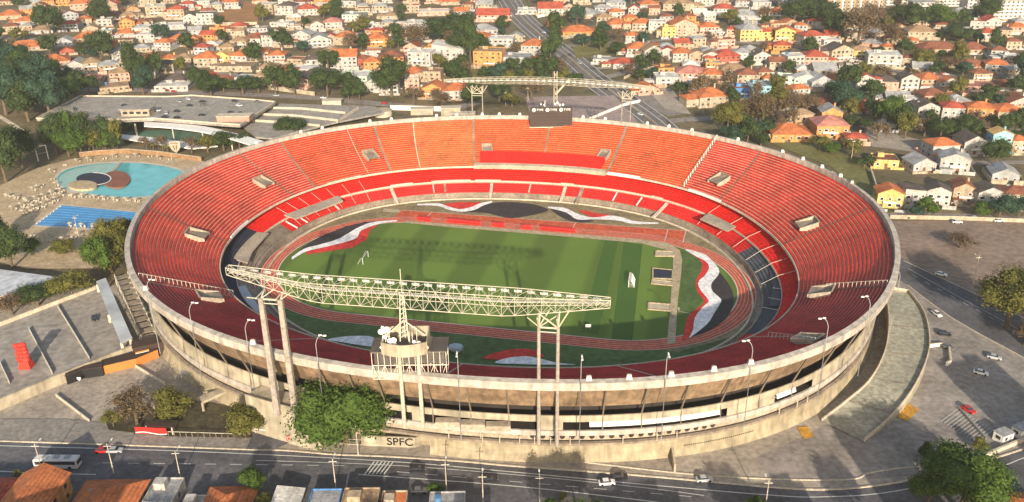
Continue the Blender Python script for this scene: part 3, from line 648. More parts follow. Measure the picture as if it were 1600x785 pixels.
for k in range(nseg):
    t0, t1 = k/nseg, (k+1)/nseg; xa, xb = X(600)+(X(669)-X(600))*t0, X(600)+(X(669)-X(600))*t1; ya, yb = cy0-4.2-1.6*math.sin(PI*t0), cy0-4.2-1.6*math.sin(PI*t1)
    b.wall([(xa, ya, z_t+.2), (xb, yb, z_t+.2)], z_p-z_t+.4, .25)
b.wall([(X(600), cy0-4.2, z_t+.2), (X(600), cy0+4, z_t+.2), (X(669), cy0+4, z_t+.2), (X(669), cy0-4.2, z_t+.2)], z_p-z_t+.4, .25)
b.build('parapet', m_fac2, cab); b = MB(); b.box((cx0, cy0, z_t+.45), (X(668)-X(601), 7.8, .2)); b.build('upper_floor', m_rib, cab)
for x in (X(626), X(655)):
    b = MB(); b.tube((x, cy0-4.1, zat(x, cy0-4.1, 668)), (x, cy0-4.1, z_t), .55, 8, r2=.48); b.build('leg', m_conl, cab)
mast = MB(); mx = X(633); zq = zc(455)
for (dx, dy) in ((-1.1, -1), (1.1, -1), (0, 1)): mast.tube((mx+dx, cy0+dy, z_p-1), (mx+dx*.35, cy0+dy*.35, zq), .16, 5)
for k in range(10):
    z0 = z_p+(zq-z_p)*k/10; z1 = z_p+(zq-z_p)*(k+1)/10; mast.tube((mx-1.1+.07*k, cy0-1+.06*k, z0), (mx+1.1-.07*k, cy0-1+.06*k, z1), .08, 4)
mast.tube((mx, cy0, zq-3), (mx, cy0, zq+6), .09, 5)
for sg in (-1, 1): mast.tube((mx, cy0, z_p+4.5), (mx+sg*5.0, cy0+1, z_p-.6), .16, 5)
mast.build('mast', m_steel, cab)
for (px, py, r) in ((601, 506, .8), (610, 503, .9), (606, 514, .6), (614, 520, .8), (619, 519, .8), (620, 526, .6), (650, 522, .5), (657, 524, .6), (668, 531, .6), (600, 530, .5), (604, 500, .5)):
    x, z = X(px), zc(py); b = MB()
    for k in range(10):
        t0, t1 = 2*PI*k/10, 2*PI*(k+1)/10; b.face([(x, cy0-3.6, z), (x+r*math.cos(t0), cy0-4, z+r*math.sin(t0)), (x+r*math.cos(t1), cy0-4, z+r*math.sin(t1))])
    b.tube((x, cy0-3.6, z), (x, cy0-3, z), .1, 4); b.build('dish_antenna', m_white, cab)
b = MB()
for (px, y0, y1) in ((602, 498, 530), (606, 503, 530), (643, 508, 530), (647, 510, 530), (654, 508, 530), (612, 505, 530)): b.tube((X(px), cy0-3.2, zc(y1)), (X(px), cy0-3.2, zc(y0)), .08, 4)
b.tube((X(602), cy0-3.2, zc(505)), (X(620), cy0-3.2, zc(528)), .12, 4); b.tube((X(612), cy0-3.2, zc(503)), (X(605), cy0-3.2, zc(528)), .12, 4); b.build('aerial', m_steel, cab)
# ------------------------------------------------------------------ scoreboard on the far rim
q = rim_xy(861, -5.5); zs0, zs1 = zat(q.x, q.y, 196), zat(q.x, q.y, 166); ms = mpp(q.x, q.y, 28)
board = thing('scoreboard', (q.x, q.y, 25), 'large dark brown scoreboard screen with three round white emblems on the far rim', 'scoreboard')
w = 66*ms; b = MB(); yy = q.y-2
b.box((q.x, yy, zs0), (w, 1.0, zs1-zs0)); b.build('screen', mat('brown screen', (.060, .042, .038), rough=.5, var=.12, stripes=(0, 0, 1.6, .85, 1)), board)
b = MB(); b.box((q.x, yy-.2, zs0-.5), (w+.6, 1.3, .45)); b.build('frame', m_conl, board)
b = MB()
for dx in (-.35, 0, .35): b.tube((q.x+dx*w, yy+.9, 20), (q.x+dx*w, yy+.9, zs1-1), .35, 6)
b.build('support', m_steel, board)
def text(body, size, loc, rot, m, name, parent=None, ext=.04, align='CENTER'):
    c = bpy.data.curves.new(name, 'FONT'); c.body = body; c.size = size; c.align_x = align; c.align_y = 'CENTER'; c.extrude = ext; c.offset = size*.012
    o = bpy.data.objects.new('tmp', c); COL.objects.link(o); o.location = loc; o.rotation_euler = rot; bpy.context.view_layer.update()
    me = bpy.data.meshes.new_from_object(o.evaluated_get(bpy.context.evaluated_depsgraph_get())); me.transform(o.matrix_world); me.materials.clear(); me.materials.append(m)
    bpy.data.objects.remove(o); o = bpy.data.objects.new(name, me); COL.objects.link(o)
    if parent: o.parent = parent; o.matrix_parent_inverse = Matrix.Translation(-Vector(parent.location)) if parent.type == 'EMPTY' and parent.name not in LOCAL else Matrix()
    return o
for k, px in enumerate((834.5, 855.5, 876.5)):
    x = q.x+(px-861)*ms; zz = zs1-1.3; b = MB()
    for j in range(18):
        t0, t1 = 2*PI*j/18, 2*PI*(j+1)/18
        for r0, r1 in ((0, .35), (.55, .95)): b.face([(x+r0*math.cos(t0), yy-.56, zz+r0*math.sin(t0)), (x+r1*math.cos(t0), yy-.56, zz+r1*math.sin(t0)), (x+r1*math.cos(t1), yy-.56, zz+r1*math.sin(t1)), (x+r0*math.cos(t1), yy-.56, zz+r0*math.sin(t1))])
    b.build('emblem', m_white, board); text('TYPE', 1.55, (x+3.0, yy-.56, zz), (PI/2, 0, 0), m_white, 'lettering', board)
b = MB()
for dx in (-5, -3.4, 2, 3.2, 4.4, 6): b.ico((q.x+dx, yy+1.6, zs1+random.uniform(.6, 2)), random.uniform(.5, .8), 1)
b.tube((q.x-3, yy+1.6, zs1-1), (q.x-3, yy+1.6, zs1+3), .15); b.tube((q.x+5, yy+1.6, zs1-1), (q.x+3, yy+1.6, zs1+2.5), .15); b.build('speaker', m_white, board)
qm = rim_xy(868, 9); zc0, zc1 = 0, zat(qm.x, qm.y, 112)
mt = thing('lattice_mast', (qm.x, qm.y, 0), 'pale steel mast rising behind the scoreboard to the far gantry', 'mast')
b = MB()
for sx, sy in ((-1, -1), (1, -1), (1, 1), (-1, 1)): b.tube((qm.x+sx*1.1, qm.y+sy*1.1, 0), (qm.x+sx*.7, qm.y+sy*.7, zc1), .17, 4)
for k in range(16):
    z0, z1 = zc1*k/16, zc1*(k+1)/16
    b.tube((qm.x-1, qm.y-1, z0), (qm.x+1, qm.y-1, z1), .1, 4); b.tube((qm.x+1, qm.y-1, z0), (qm.x-1, qm.y-1, z1), .1, 4)
b.build('pole', m_lat, mt); b = MB(); b.tube((qm.x, qm.y, zc1-12), (qm.x+7, qm.y, zc1-4), .5, 5); b.build('boom', m_lat, mt)
# ------------------------------------------------------------------ curved lamp posts around the near rim
def lamp_proto():
    r = thing('street_lamp', (0, 0, 0), 'x', 'street lamp', 'curved lamp posts around the near rim', local=True)
    b = MB(); pts = [(0, 0, 0), (0, 0, 5.5)]+[(-.1-1.8*(k/8)**1.6, 0, 5.5+2.6*math.sin(k/8*PI/2)) for k in range(1, 9)]; b.path(pts, .10, 6); b.build('pole', m_grey, r)
    b = MB(); b.box((-2.5, 0, 7.9), (.9, .4, .28)); b.box((-1.4, 0, 8.1), (.8, .35, .25)); b.build('lamp_head', m_white, r); return r
def near_rim_xy(px, out=.5):
    best = None
    for k in range(700):
        a = -PI+.02+k*.005; x, y, z = ring3(RA, a, -out, 0); qq = proj(x, y, 20)
        if best is None or abs(qq[0]-px)+(50 if y > 300 else 0) < best[0]: best = (abs(qq[0]-px)+(50 if y > 300 else 0), x, y)
    return best[1:]
LP = lamp_proto(); first = True
for k, (px, py, zr_, s, lab) in enumerate(((240, 437, 180, 1.0, 'leftmost lamp post at the rim, beside the white stair fence'), (307, 473, 180, 1.0, 'lamp post at the rim left of the twin gantry legs'), (394, 500, 180, 1.0, 'lamp post at the rim just left of the twin gantry legs'), (500, 524, 180, 1.0, 'lamp post above the big tree, right of the twin gantry legs'),
                           (718, 547, 90, .85, 'short straight lamp post right of the broadcast cabin'), (908, 552, 90, .85, 'lamp post right of the thin gantry legs'), (1037, 548, 90, .9, 'lamp post over the long infill panel, by the track bend'), (1168, 532, 0, 1, 'lamp post below the right track bend'), (1284, 497, 0, 1.05, 'lamp post with bent arm over the shaded right stand'), (1350, 463, 0, 1.05, 'lamp post beside the lower right stair mouth'), (1396, 420, 0, 1.05, 'rightmost lamp post on the rim above the diagonal road'))):
    x, y = near_rim_xy(px, .6) if px < 1380 else near_rim_xy(1403, .6); o = LP if first else copy_tree(LP); first = False
    ztop = zat(x, y, py); o.location = (x, y, ztop-8.2); o.rotation_euler = (0, 0, math.radians(zr_)); tag(o, 'curved '+lab if zr_ != 90 and 'bent' not in lab and 'short' not in lab else lab)
    b = MB(); b.tube((0, 0, -(ztop-8.2)+9), (0, 0, 0), .11, 5)
    c = b.build('lower_pole', m_grey); c.parent = o
# small hooded vents along the rim
def hood():
    r = thing('rim_box', (0, 0, 0), 'small white hooded box on the stadium rim', 'equipment box', 'small white boxes spaced along the stadium rim', local=True)
    b = MB(); b.box((0, 0, 0), (1.5, 1.0, 1.1), top=.7); b.build('casing', m_white, r); b = MB(); b.box((0, 0, 1.1), (1.25, .8, .2), top=.6); b.build('hood', m_conl, r); return r
H0 = hood(); first = True
for px, far in [(x, 1) for x in (402, 471, 504, 578, 612, 683, 715, 753, 780, 813, 911, 945, 1011, 1046, 1081, 1152, 1222, 1254, 1283, 1312, 1337, 1356, 1376, 1390)]+[(x, 0) for x in (235, 400, 918, 980, 1044, 1110, 1170)]:
    x, y = rim_xy(px, -.8) if far else near_rim_xy(px, -1.4)
    o = H0 if first else copy_tree(H0); first = False; o.location = (x, y, 27.0 if far else 26.95)
for (px, rad) in ((204, .9), (206, 1.1), (212, .9), (221, .9), (231, .9), (241, .9)):
    pass
# ------------------------------------------------------------------ goals and pitch furniture
def goal(px0, px1, label, net, grp='football goals'):
    A = Vector(at(*px0, 0)); B = Vector(at(*px1, 0)); d = (B-A).normalized(); c = (A+B)/2; A = c-d*3.66; B = c+d*3.66; n = Vector((-d.y, d.x))*(1 if net else -1)
    if (n.x < 0) == net: n = -n
    r = thing('football_goal', (c.x, c.y, .5), label, 'football goal', grp); z0 = .5; b = MB()
    b.path([(A.x, A.y, z0), (A.x, A.y, z0+2.6), (B.x, B.y, z0+2.6), (B.x, B.y, z0)], .12, 6); b.build('goal_frame', m_white, r)
    b = MB()
    for e in (A, B): b.path([(e.x, e.y, z0+2.6), (e.x+n.x*1, e.y+n.y*1, z0+2.4), (e.x+n.x*2.2, e.y+n.y*2.2, z0)], .05, 4)
    b.tube((A.x+n.x*2.2, A.y+n.y*2.2, z0), (B.x+n.x*2.2, B.y+n.y*2.2, z0), .05, 4); b.build('net_support', m_white, r)
    if net:
        b = MB(); prof = [(0, 2.6), (1.0, 2.4), (2.2, 0)]
        for k in range(19):
            e = A+(B-A)*(k/18); b.path([(e.x+n.x*f, e.y+n.y*f, z0+h) for f, h in prof], .045, 3)
        for k in range(10):
            t = k/9; f = 1+1.2*t; h = 2.4*(1-t); b.tube((A.x+n.x*f, A.y+n.y*f, z0+h), (B.x+n.x*f, B.y+n.y*f, z0+h), .045, 3)
        for e in (A, B):
            for k in range(7): t = k/7; b.tube((e.x+n.x*2.2*t, e.y+n.y*2.2*t, z0), (e.x+n.x*2.2*t*.6, e.y+n.y*2.2*t*.6, z0+2.5-1.2*t), .04, 3)
        b.build('net', m_white, r)
goal((576, 403), (567, 416), 'white football goal frame at the left end of the pitch', False)
goal((984, 433), (981, 456), 'white football goal with net at the right end of the pitch', True)
def bench(px0, px1, label):
    A = Vector(at(*px0, .5)); B = Vector(at(*px1, .5)); c = (A+B)/2; r = thing('team_bench', (c.x, c.y, .5), label, 'bench shelter', 'red shelters along the far touchline'); n = Vector((-(B-A).y, (B-A).x)).normalized()
    b = MB(); b.wall([(A.x+n.x*.8, A.y+n.y*.8, .5), (B.x+n.x*.8, B.y+n.y*.8, .5)], 1.6, .12); b.wall([(A.x+n.x*.1, A.y+n.y*.1, 2.1), (B.x+n.x*.1, B.y+n.y*.1, 2.1)], .12, 1.7); b.build('canopy', m_red, r)
    b = MB(); b.wall([(A.x, A.y, .5), (B.x, B.y, .5)], .5, .6); b.build('seat', m_brd, r)
for a, b_, l in (((698, 347), (750, 352), 'long red team shelter on the far touchline, left of centre'), ((769, 353), (787, 355), 'short red shelter right of the long left team shelter'), ((815, 357), (829, 358), 'shortest red shelter between the two long team shelters'), ((845, 359), (898, 364), 'long red team shelter on the far touchline, right of centre'), ((652, 344), (672, 346), 'small shelter at the left end of the far touchline')): bench(a, b_, l)
def low_frame(pts, label, fill, h=.45, name='sand_pit', cat='sand pit', grp='jump pits right of the pitch'):
    P = [at(x, y, .5) for x, y in pts]; c = np.mean(P, axis=0); r = thing(name, (c[0], c[1], .5), label, cat, grp)
    b = MB(); b.wall([(x, y, .5) for x, y in P]+[(P[0][0], P[0][1], .5)], h, .5); b.build('kerb', m_path, r)
    b = MB(); b.sheet(P, .72); b.build('bed', fill, r)
m_sand = mat('pale sand', (.5, .42, .30), var=.15, scale=.5)
low_frame([(1025, 393), (1053, 394), (1053, 401), (1024, 401)], 'narrow beige jump pit at the far end of the beige path', m_sand)
low_frame([(1020, 420), (1051, 423), (1050, 437), (1020, 436)], 'wide jump pit under a dark blue cover right of the goal', m_navy)
low_frame([(1019, 438), (1049, 441), (1050, 447), (1018, 444)], 'narrow pale jump pit just below the blue covered pit', m_sand)
low_frame([(1013, 474), (1048, 477), (1047, 487), (1013, 484)], 'nearest beige jump pit, by the shadow edge of the pitch', m_sand)
x, y = at(919, 514, .5)
r = thing('small_board', (x, y, .5), 'small white board standing in the shade near the lower touchline', 'board'); b = MB(); b.box((x, y, 1.0), (1.8, .2, 1.2)); b.build('panel', m_white, r); b = MB(); b.tube((x-.6, y, .4), (x-.6, y, 1.1), .05); b.tube((x+.6, y, .4), (x+.6, y, 1.1), .05); b.build('leg', m_steel, r)
x, y = at(713, 548, .6); r = thing('folded_tent', (x, y, .6), 'pale blue white folded tent right of the broadcast cabin', 'tent'); b = MB(); b.ico((x, y, 1.6), 2.2, 2, jit=.12, sc=(1.2, .8, .7)); b.build('tent_cover', mat('tent cloth', (.42, .52, .58), var=.2, scale=1.5), r); b = MB(); b.tube((x-2.4, y, .4), (x-2, y, 3), .1); b.tube((x+2.2, y, .4), (x+2, y, 2.6), .1); b.build('pole', m_steel, r)
# ------------------------------------------------------------------ SPFC wall and entrance
wall_pts = [(566, 694), (570, 696), (650, 699), (672, 687)]
r = thing('entrance_wall', (*at(610, 697), 0), 'beige entrance wall with black SPFC lettering beside the big tree', 'wall')
P = [at(*p) for p in wall_pts]; b = MB(); b.wall([(x, y, 0) for x, y in P], 3.2, .5); b.build('wall_panel', m_fac2, r)
b = MB(); b.wall([(*at(672, 690), 0), (*at(668, 676), 0)], 2.8, .5); b.build('return_wall', m_fac, r)
A = Vector(at(570, 696)); B = Vector(at(650, 699)); d = (B-A).normalized(); rot = math.atan2(d.y, d.x); c = A.lerp(B, .70); text('SPFC', 3.4, (c.x+d.y*.32, c.y-d.x*.32, 1.65), (PI/2, 0, rot), m_black, 'lettering', r, .05)
for o in [o for o in bpy.data.objects if o.name.startswith('lettering') and o.parent == r]:
    pass
# long sloping terrace wall in front of the base, right of SPFC
r = thing('street_wall', (*at(720, 706), 0), 'low beige wall along the foot of the stadium above the avenue', 'wall'); b = MB(); b.wall([(*at(x, y), 0) for x, y in ((673, 690), (720, 700), (800, 706), (870, 709))], 1.0, .4); b.build('wall_panel', m_fac2, r); b = MB(); b.wall([(*at(x, y), 1.0) for x, y in ((673, 690), (720, 700), (800, 706), (870, 709))], .12, .55); b.build('coping', m_conl, r)
# striped buttress at the right foot
r = thing('buttress', (*at(1052, 735), 0), 'tall narrow concrete fin wall at the stadium foot beside the avenue', 'wall'); A = at(1054, 739); B = at(1049, 708); b = MB(); b.wall([(*A, 0), (*B, 0)], 2.6, .5); b.build('wall_panel', m_conc, r); b = MB(); b.wall([(*A, 2.6), (*B, 2.6)], .1, .6); b.build('coping', m_conl, r)
# ------------------------------------------------------------------ curved ramp right of the stadium
inn = [(1382, 458), (1388, 488), (1388, 522), (1380, 558), (1357, 598), (1318, 632), (1284, 658)]
out = [(1420, 458), (1443, 490), (1452, 530), (1447, 565), (1425, 612), (1390, 655), (1350, 690)]
zz = [5.5, 5.5, 5.2, 4.6, 3.4, 1.8, .3]
I = smooth([(*at(p[0], p[1], z), z) for p, z in zip(inn, zz)], 5); O = smooth([(*at(p[0], p[1], z), z) for p, z in zip(out, zz)], 5)
r = thing('access_ramp', (*at(1390, 600, 0), 0), 'curved concrete access ramp with parapet wrapping the right side of the stadium', 'ramp')
b = MB(); b.strip(I, O); b.strip([(x, y, 0) for x, y, z in O], O); b.strip(I, [(x, y, 0) for x, y, z in I]); b.build('deck', mat('ramp concrete', (.31, .30, .24), var=.2, scale=.1, fine=.8), r)
b = MB(); b.wall(O, 1.1, .3); b.build('parapet', m_conl, r); b = MB(); b.wall(I, .9, .3); b.build('parapet', m_conl, r)
b = MB(); b.strip([(x, y, 0) for x, y, z in O], [(x, y, z+1.0) for x, y, z in [(p[0]+.02, p[1]-.02, p[2]) for p in O]]); b.build('retaining_wall', m_fac2, r)
for k in (8, 14, 19, 24):
    b = MB(); b.wall([(*I[k][:2], I[k][2]+.02), (*O[k][:2], O[k][2]+.02)], .03, .5); b.build('expansion_joint', m_cond, r)
r = thing('link_bridge', (*at(1388, 470, 0), 0), 'pale concrete bridge linking the top of the ramp to the stadium', 'bridge'); b = MB(); P = [at(x, y, 5.5) for x, y in ((1378, 462), (1394, 452), (1420, 457), (1404, 486))]; b.prism(P, 4.7, 5.45); b.build('deck', m_conl, r); b = MB(); b.wall([(*at(1394, 452, 5.5), 5.5), (*at(1420, 457, 5.5), 5.5)], 1, .3); b.build('parapet', m_conl, r)
# steel stair tower between stadium and court, and the concourse fence
def lattice_stair(name, label, pts, z0, z1, w=3.0, cat='stairs'):
    P = [Vector((*at(x, y, (z0+z1)/2), 0)) for x, y in pts]; r = thing(name, (P[0].x, P[0].y, 0), label, cat); b = MB(); t = MB(); n = 12
    A, B = P[0], P[-1]; d = (B-A).normalized(); nn = Vector((-d.y, d.x, 0))*w/2
    for k in range(n+1):
        c = A.lerp(B, k/n); z = z0+(z1-z0)*k/n
        for sg in (-1, 1):
            b.tube((c.x+nn.x*sg, c.y+nn.y*sg, 0), (c.x+nn.x*sg, c.y+nn.y*sg, z+1.1), .08, 4)
            if k < n:
                c2 = A.lerp(B, (k+1)/n); z2 = z0+(z1-z0)*(k+1)/n
                b.tube((c.x+nn.x*sg, c.y+nn.y*sg, z+1.1), (c2.x+nn.x*sg, c2.y+nn.y*sg, z2+1.1), .08, 4); b.tube((c.x+nn.x*sg, c.y+nn.y*sg, 0 if k % 2 else z), (c2.x+nn.x*sg, c2.y+nn.y*sg, z2 if k % 2 else 0), .06, 4)
        if k < n: c2 = A.lerp(B, (k+.9)/n); t.wall([(c.x, c.y, z), (c2.x, c2.y, z)], .12, w)
    b.build('frame', m_steel, r); t.build('treads', m_cond, r); return r
lattice_stair('steel_stairs', 'grey steel lattice stairs between the court and the rim', [(192, 442), (232, 520)], 7, 1, 4.5)
lattice_stair('steel_stairs', 'long grey lattice stairs under the lower left rim', [(272, 535), (362, 585)], 8, 1.5, 3)
# footbridge
r = thing('footbridge', (*at(335, 610, 3), 0), 'cream concrete footbridge slab behind the two lower left trees', 'bridge'); A = at(312, 620, 4); B = at(366, 597, 4); C_ = at(372, 603, 4); D_ = at(316, 628, 4)
b = MB(); b.prism([A, B, C_, D_], 3.2, 4.0); b.build('deck', m_fac2, r)
for p in ((316, 628), (364, 600)):
    x, y = at(*p, 3.5); b = MB(); b.box((x, y, 0), (.6, .6, 3.2)); b.build('post', m_fac2, r)

# clutter on the plaza between the court and the stadium: tarpaulins, barriers and stacked panels
m_tarp = mat('faded blue tarpaulin', (.10, .20, .28), var=.3, scale=.5)
for k, (pts, z, m, cat, lab) in enumerate((([(330, 556), (352, 562), (346, 572), (322, 566)], 2.6, m_tarp, 'tarpaulin', 'faded blue tarpaulin shelter below the long lattice stairs'), ([(395, 594), (436, 606), (428, 616), (388, 602)], 3.0, m_white, 'marquee', 'white marquee roof at the foot of the twin gantry legs'), ([(288, 575), (305, 580), (298, 588), (281, 582)], 2.2, m_grey, 'tarpaulin', 'grey tarpaulin shelter beside the orange hut'), ([(205, 470), (222, 468), (230, 486), (213, 490)], 2.5, m_grey, 'tarpaulin', 'dark grey roofed store between the canopy and the stairs'))):
    P = [at(*p, z) for p in pts]; c = np.mean(P, axis=0); r = thing('shelter', (c[0], c[1], 0), lab, cat); b = MB(); b.prism(P, z-.15, z); b.build('roof', m, r)
    for p in P: b = MB(); q = (c[0]+(p[0]-c[0])*.9, c[1]+(p[1]-c[1])*.9); b.box((q[0], q[1], 0), (.2, .2, z-.16)); b.build('post', m_steel, r)
for k, (a_, b_) in enumerate((((300, 590), (340, 606)), ((262, 560), (300, 578)), ((345, 575), (352, 600)))):
    r = thing('barrier', (*at(*a_), 0), ['crowd barrier row above the cream footbridge', 'crowd barrier row right of the orange hut', 'short crowd barrier row beside the blue tarpaulin'][k], 'barrier'); A = Vector((*at(*a_), 0)); B = Vector((*at(*b_), 0)); b = MB(); n = max(4, int((B-A).length/.7))
    for q in range(n+1): c = A.lerp(B, q/n); b.tube(c, (c.x, c.y, 1.3), .05, 4)
    b.build('bars', m_steel, r); b = MB(); b.tube((A.x, A.y, 1.3), (B.x, B.y, 1.3), .07, 4); b.build('rail', m_steel, r)
for k, px in enumerate((700, 738, 776)):               # market kiosks tucked in the long slot
    a = ang_of(px, 655, 10); p = ring3(RA, a, 4.6, 9.2); b = MB(); b.box((p[0], p[1]+.5, 9.1), (6.5, 2.4, 1.5), -.02); sb(b, 'balcony_box', m_conc)
# ------------------------------------------------------------------ houses
m_win = mat('window glass', (.035, .04, .05), rough=.15, spec=.8, var=.2)
m_wood = mat('brown door', (.16, .08, .045), var=.2)
WCOL = dict(W=(.46, .435, .40), C=(.42, .355, .26), Y=(.62, .45, .17), O=(.58, .28, .10), P=(.60, .36, .28), T=(.42, .32, .22), G=(.40, .40, .40), B=(.10, .26, .55), L=(.28, .50, .55), R=(.42, .12, .08), N=(.50, .58, .48))
WNAME = dict(W='white', C='cream', Y='yellow', O='orange', P='pink', T='tan', G='grey', B='blue', L='light blue', R='brick red', N='pale green')
RCOL = dict(o=(.50, .16, .06), r=(.40, .085, .05), d=(.095, .075, .065), t=(.33, .22, .13), b=(.25, .095, .055), g=(.30, .30, .30), w=(.58, .55, .50), y=(.50, .32, .12), p=(.48, .20, .16))
RNAME = dict(o='orange tiled', r='red tiled', d='dark', t='tan tiled', b='brown tiled', g='grey', w='pale', y='ochre tiled', p='pink')
def wallm(c): return mat('wall '+WNAME[c], WCOL[c], var=.10, scale=.25, fine=.9, streak=.25)
def roofm(c): return mat('roof '+RNAME[c], RCOL[c], var=.3, scale=.22, fine=1.3, stripes=(0, 0, .42, .78, 1) if c in 'orbtyp' else None)
UNIT = MB(); UNIT.box((0, 0, -.5), (1, 1, 1)); 
def unit(m, key={}):
    if m.name not in key: key[m.name] = UNIT.mesh('panel', m)
    return key[m.name]
def ubox(name, m, parent, loc, size, rz=0):
    o = bpy.data.objects.new(name, unit(m)); COL.objects.link(o); o.parent = parent; o.location = loc; o.scale = size; o.rotation_euler = (0, 0, rz); return o
HOUSES = []
m_tank = mat('blue water tank', (.08, .20, .38)); m_tank2 = mat('pale water tank', (.42, .42, .40))
YM = [mat('yard paving', (.30, .25, .20), var=.15, scale=.2, fine=.8), mat('yard tiles', (.28, .16, .10), var=.15, scale=.2, fine=.8), mat('yard grass', (.09, .10, .035), var=.25, scale=.2, fine=.8), mat('yard concrete', (.36, .34, .31), var=.12, scale=.2, fine=.8)]
ZONES = [((60, 60), 'on the far left hillside'), ((130, 110), 'behind the car park deck'), ((290, 30), 'left of the brown field'), ((280, 90), 'above the car park deck'), ((450, 20), 'right of the brown field'), ((440, 100), 'above the striped parking terraces'), ((560, 50), 'at the top left of centre'), ((560, 110), 'near the round dark trees'), ((690, 100), 'beside the modern white villa'), ((690, 20), 'on the top centre hill'), ((790, 60), 'left of the rear highway'), ((900, 35), 'on the rise right of the rear highway'), ((1040, 40), 'in the top row right of centre'), ((1050, 90), 'in the terraced row right of centre'), ((1060, 125), 'in front of the terraced row'), ((1150, 40), 'in the top rows above the blue house'), ((1150, 110), 'behind the blue house'), ((1150, 160), 'beside the bright blue house'), ((1250, 60), 'below the tower block'), ((1270, 110), 'left of the big white box house'), ((1400, 80), 'right of the big white box house'), ((1530, 60), 'on the upper right slope'), ((1350, 140), 'in the middle right rows'), ((1500, 130), 'in the right rows'), ((1280, 210), 'above the right rim of the stadium'), ((1470, 190), 'above the gravel lot'), ((1470, 310), 'on the near side of the gravel lot'), ((1550, 240), 'behind the gravel lot row'), ((100, 770), 'along the avenue at lower left'), ((560, 780), 'along the avenue at bottom centre'), ((1560, 670), 'beside the lower right gate')]
def zone(px, py): return min(ZONES, key=lambda z: math.hypot(z[0][0]-px, (z[0][1]-py)*1.6))[1]
rh = random.Random(11)
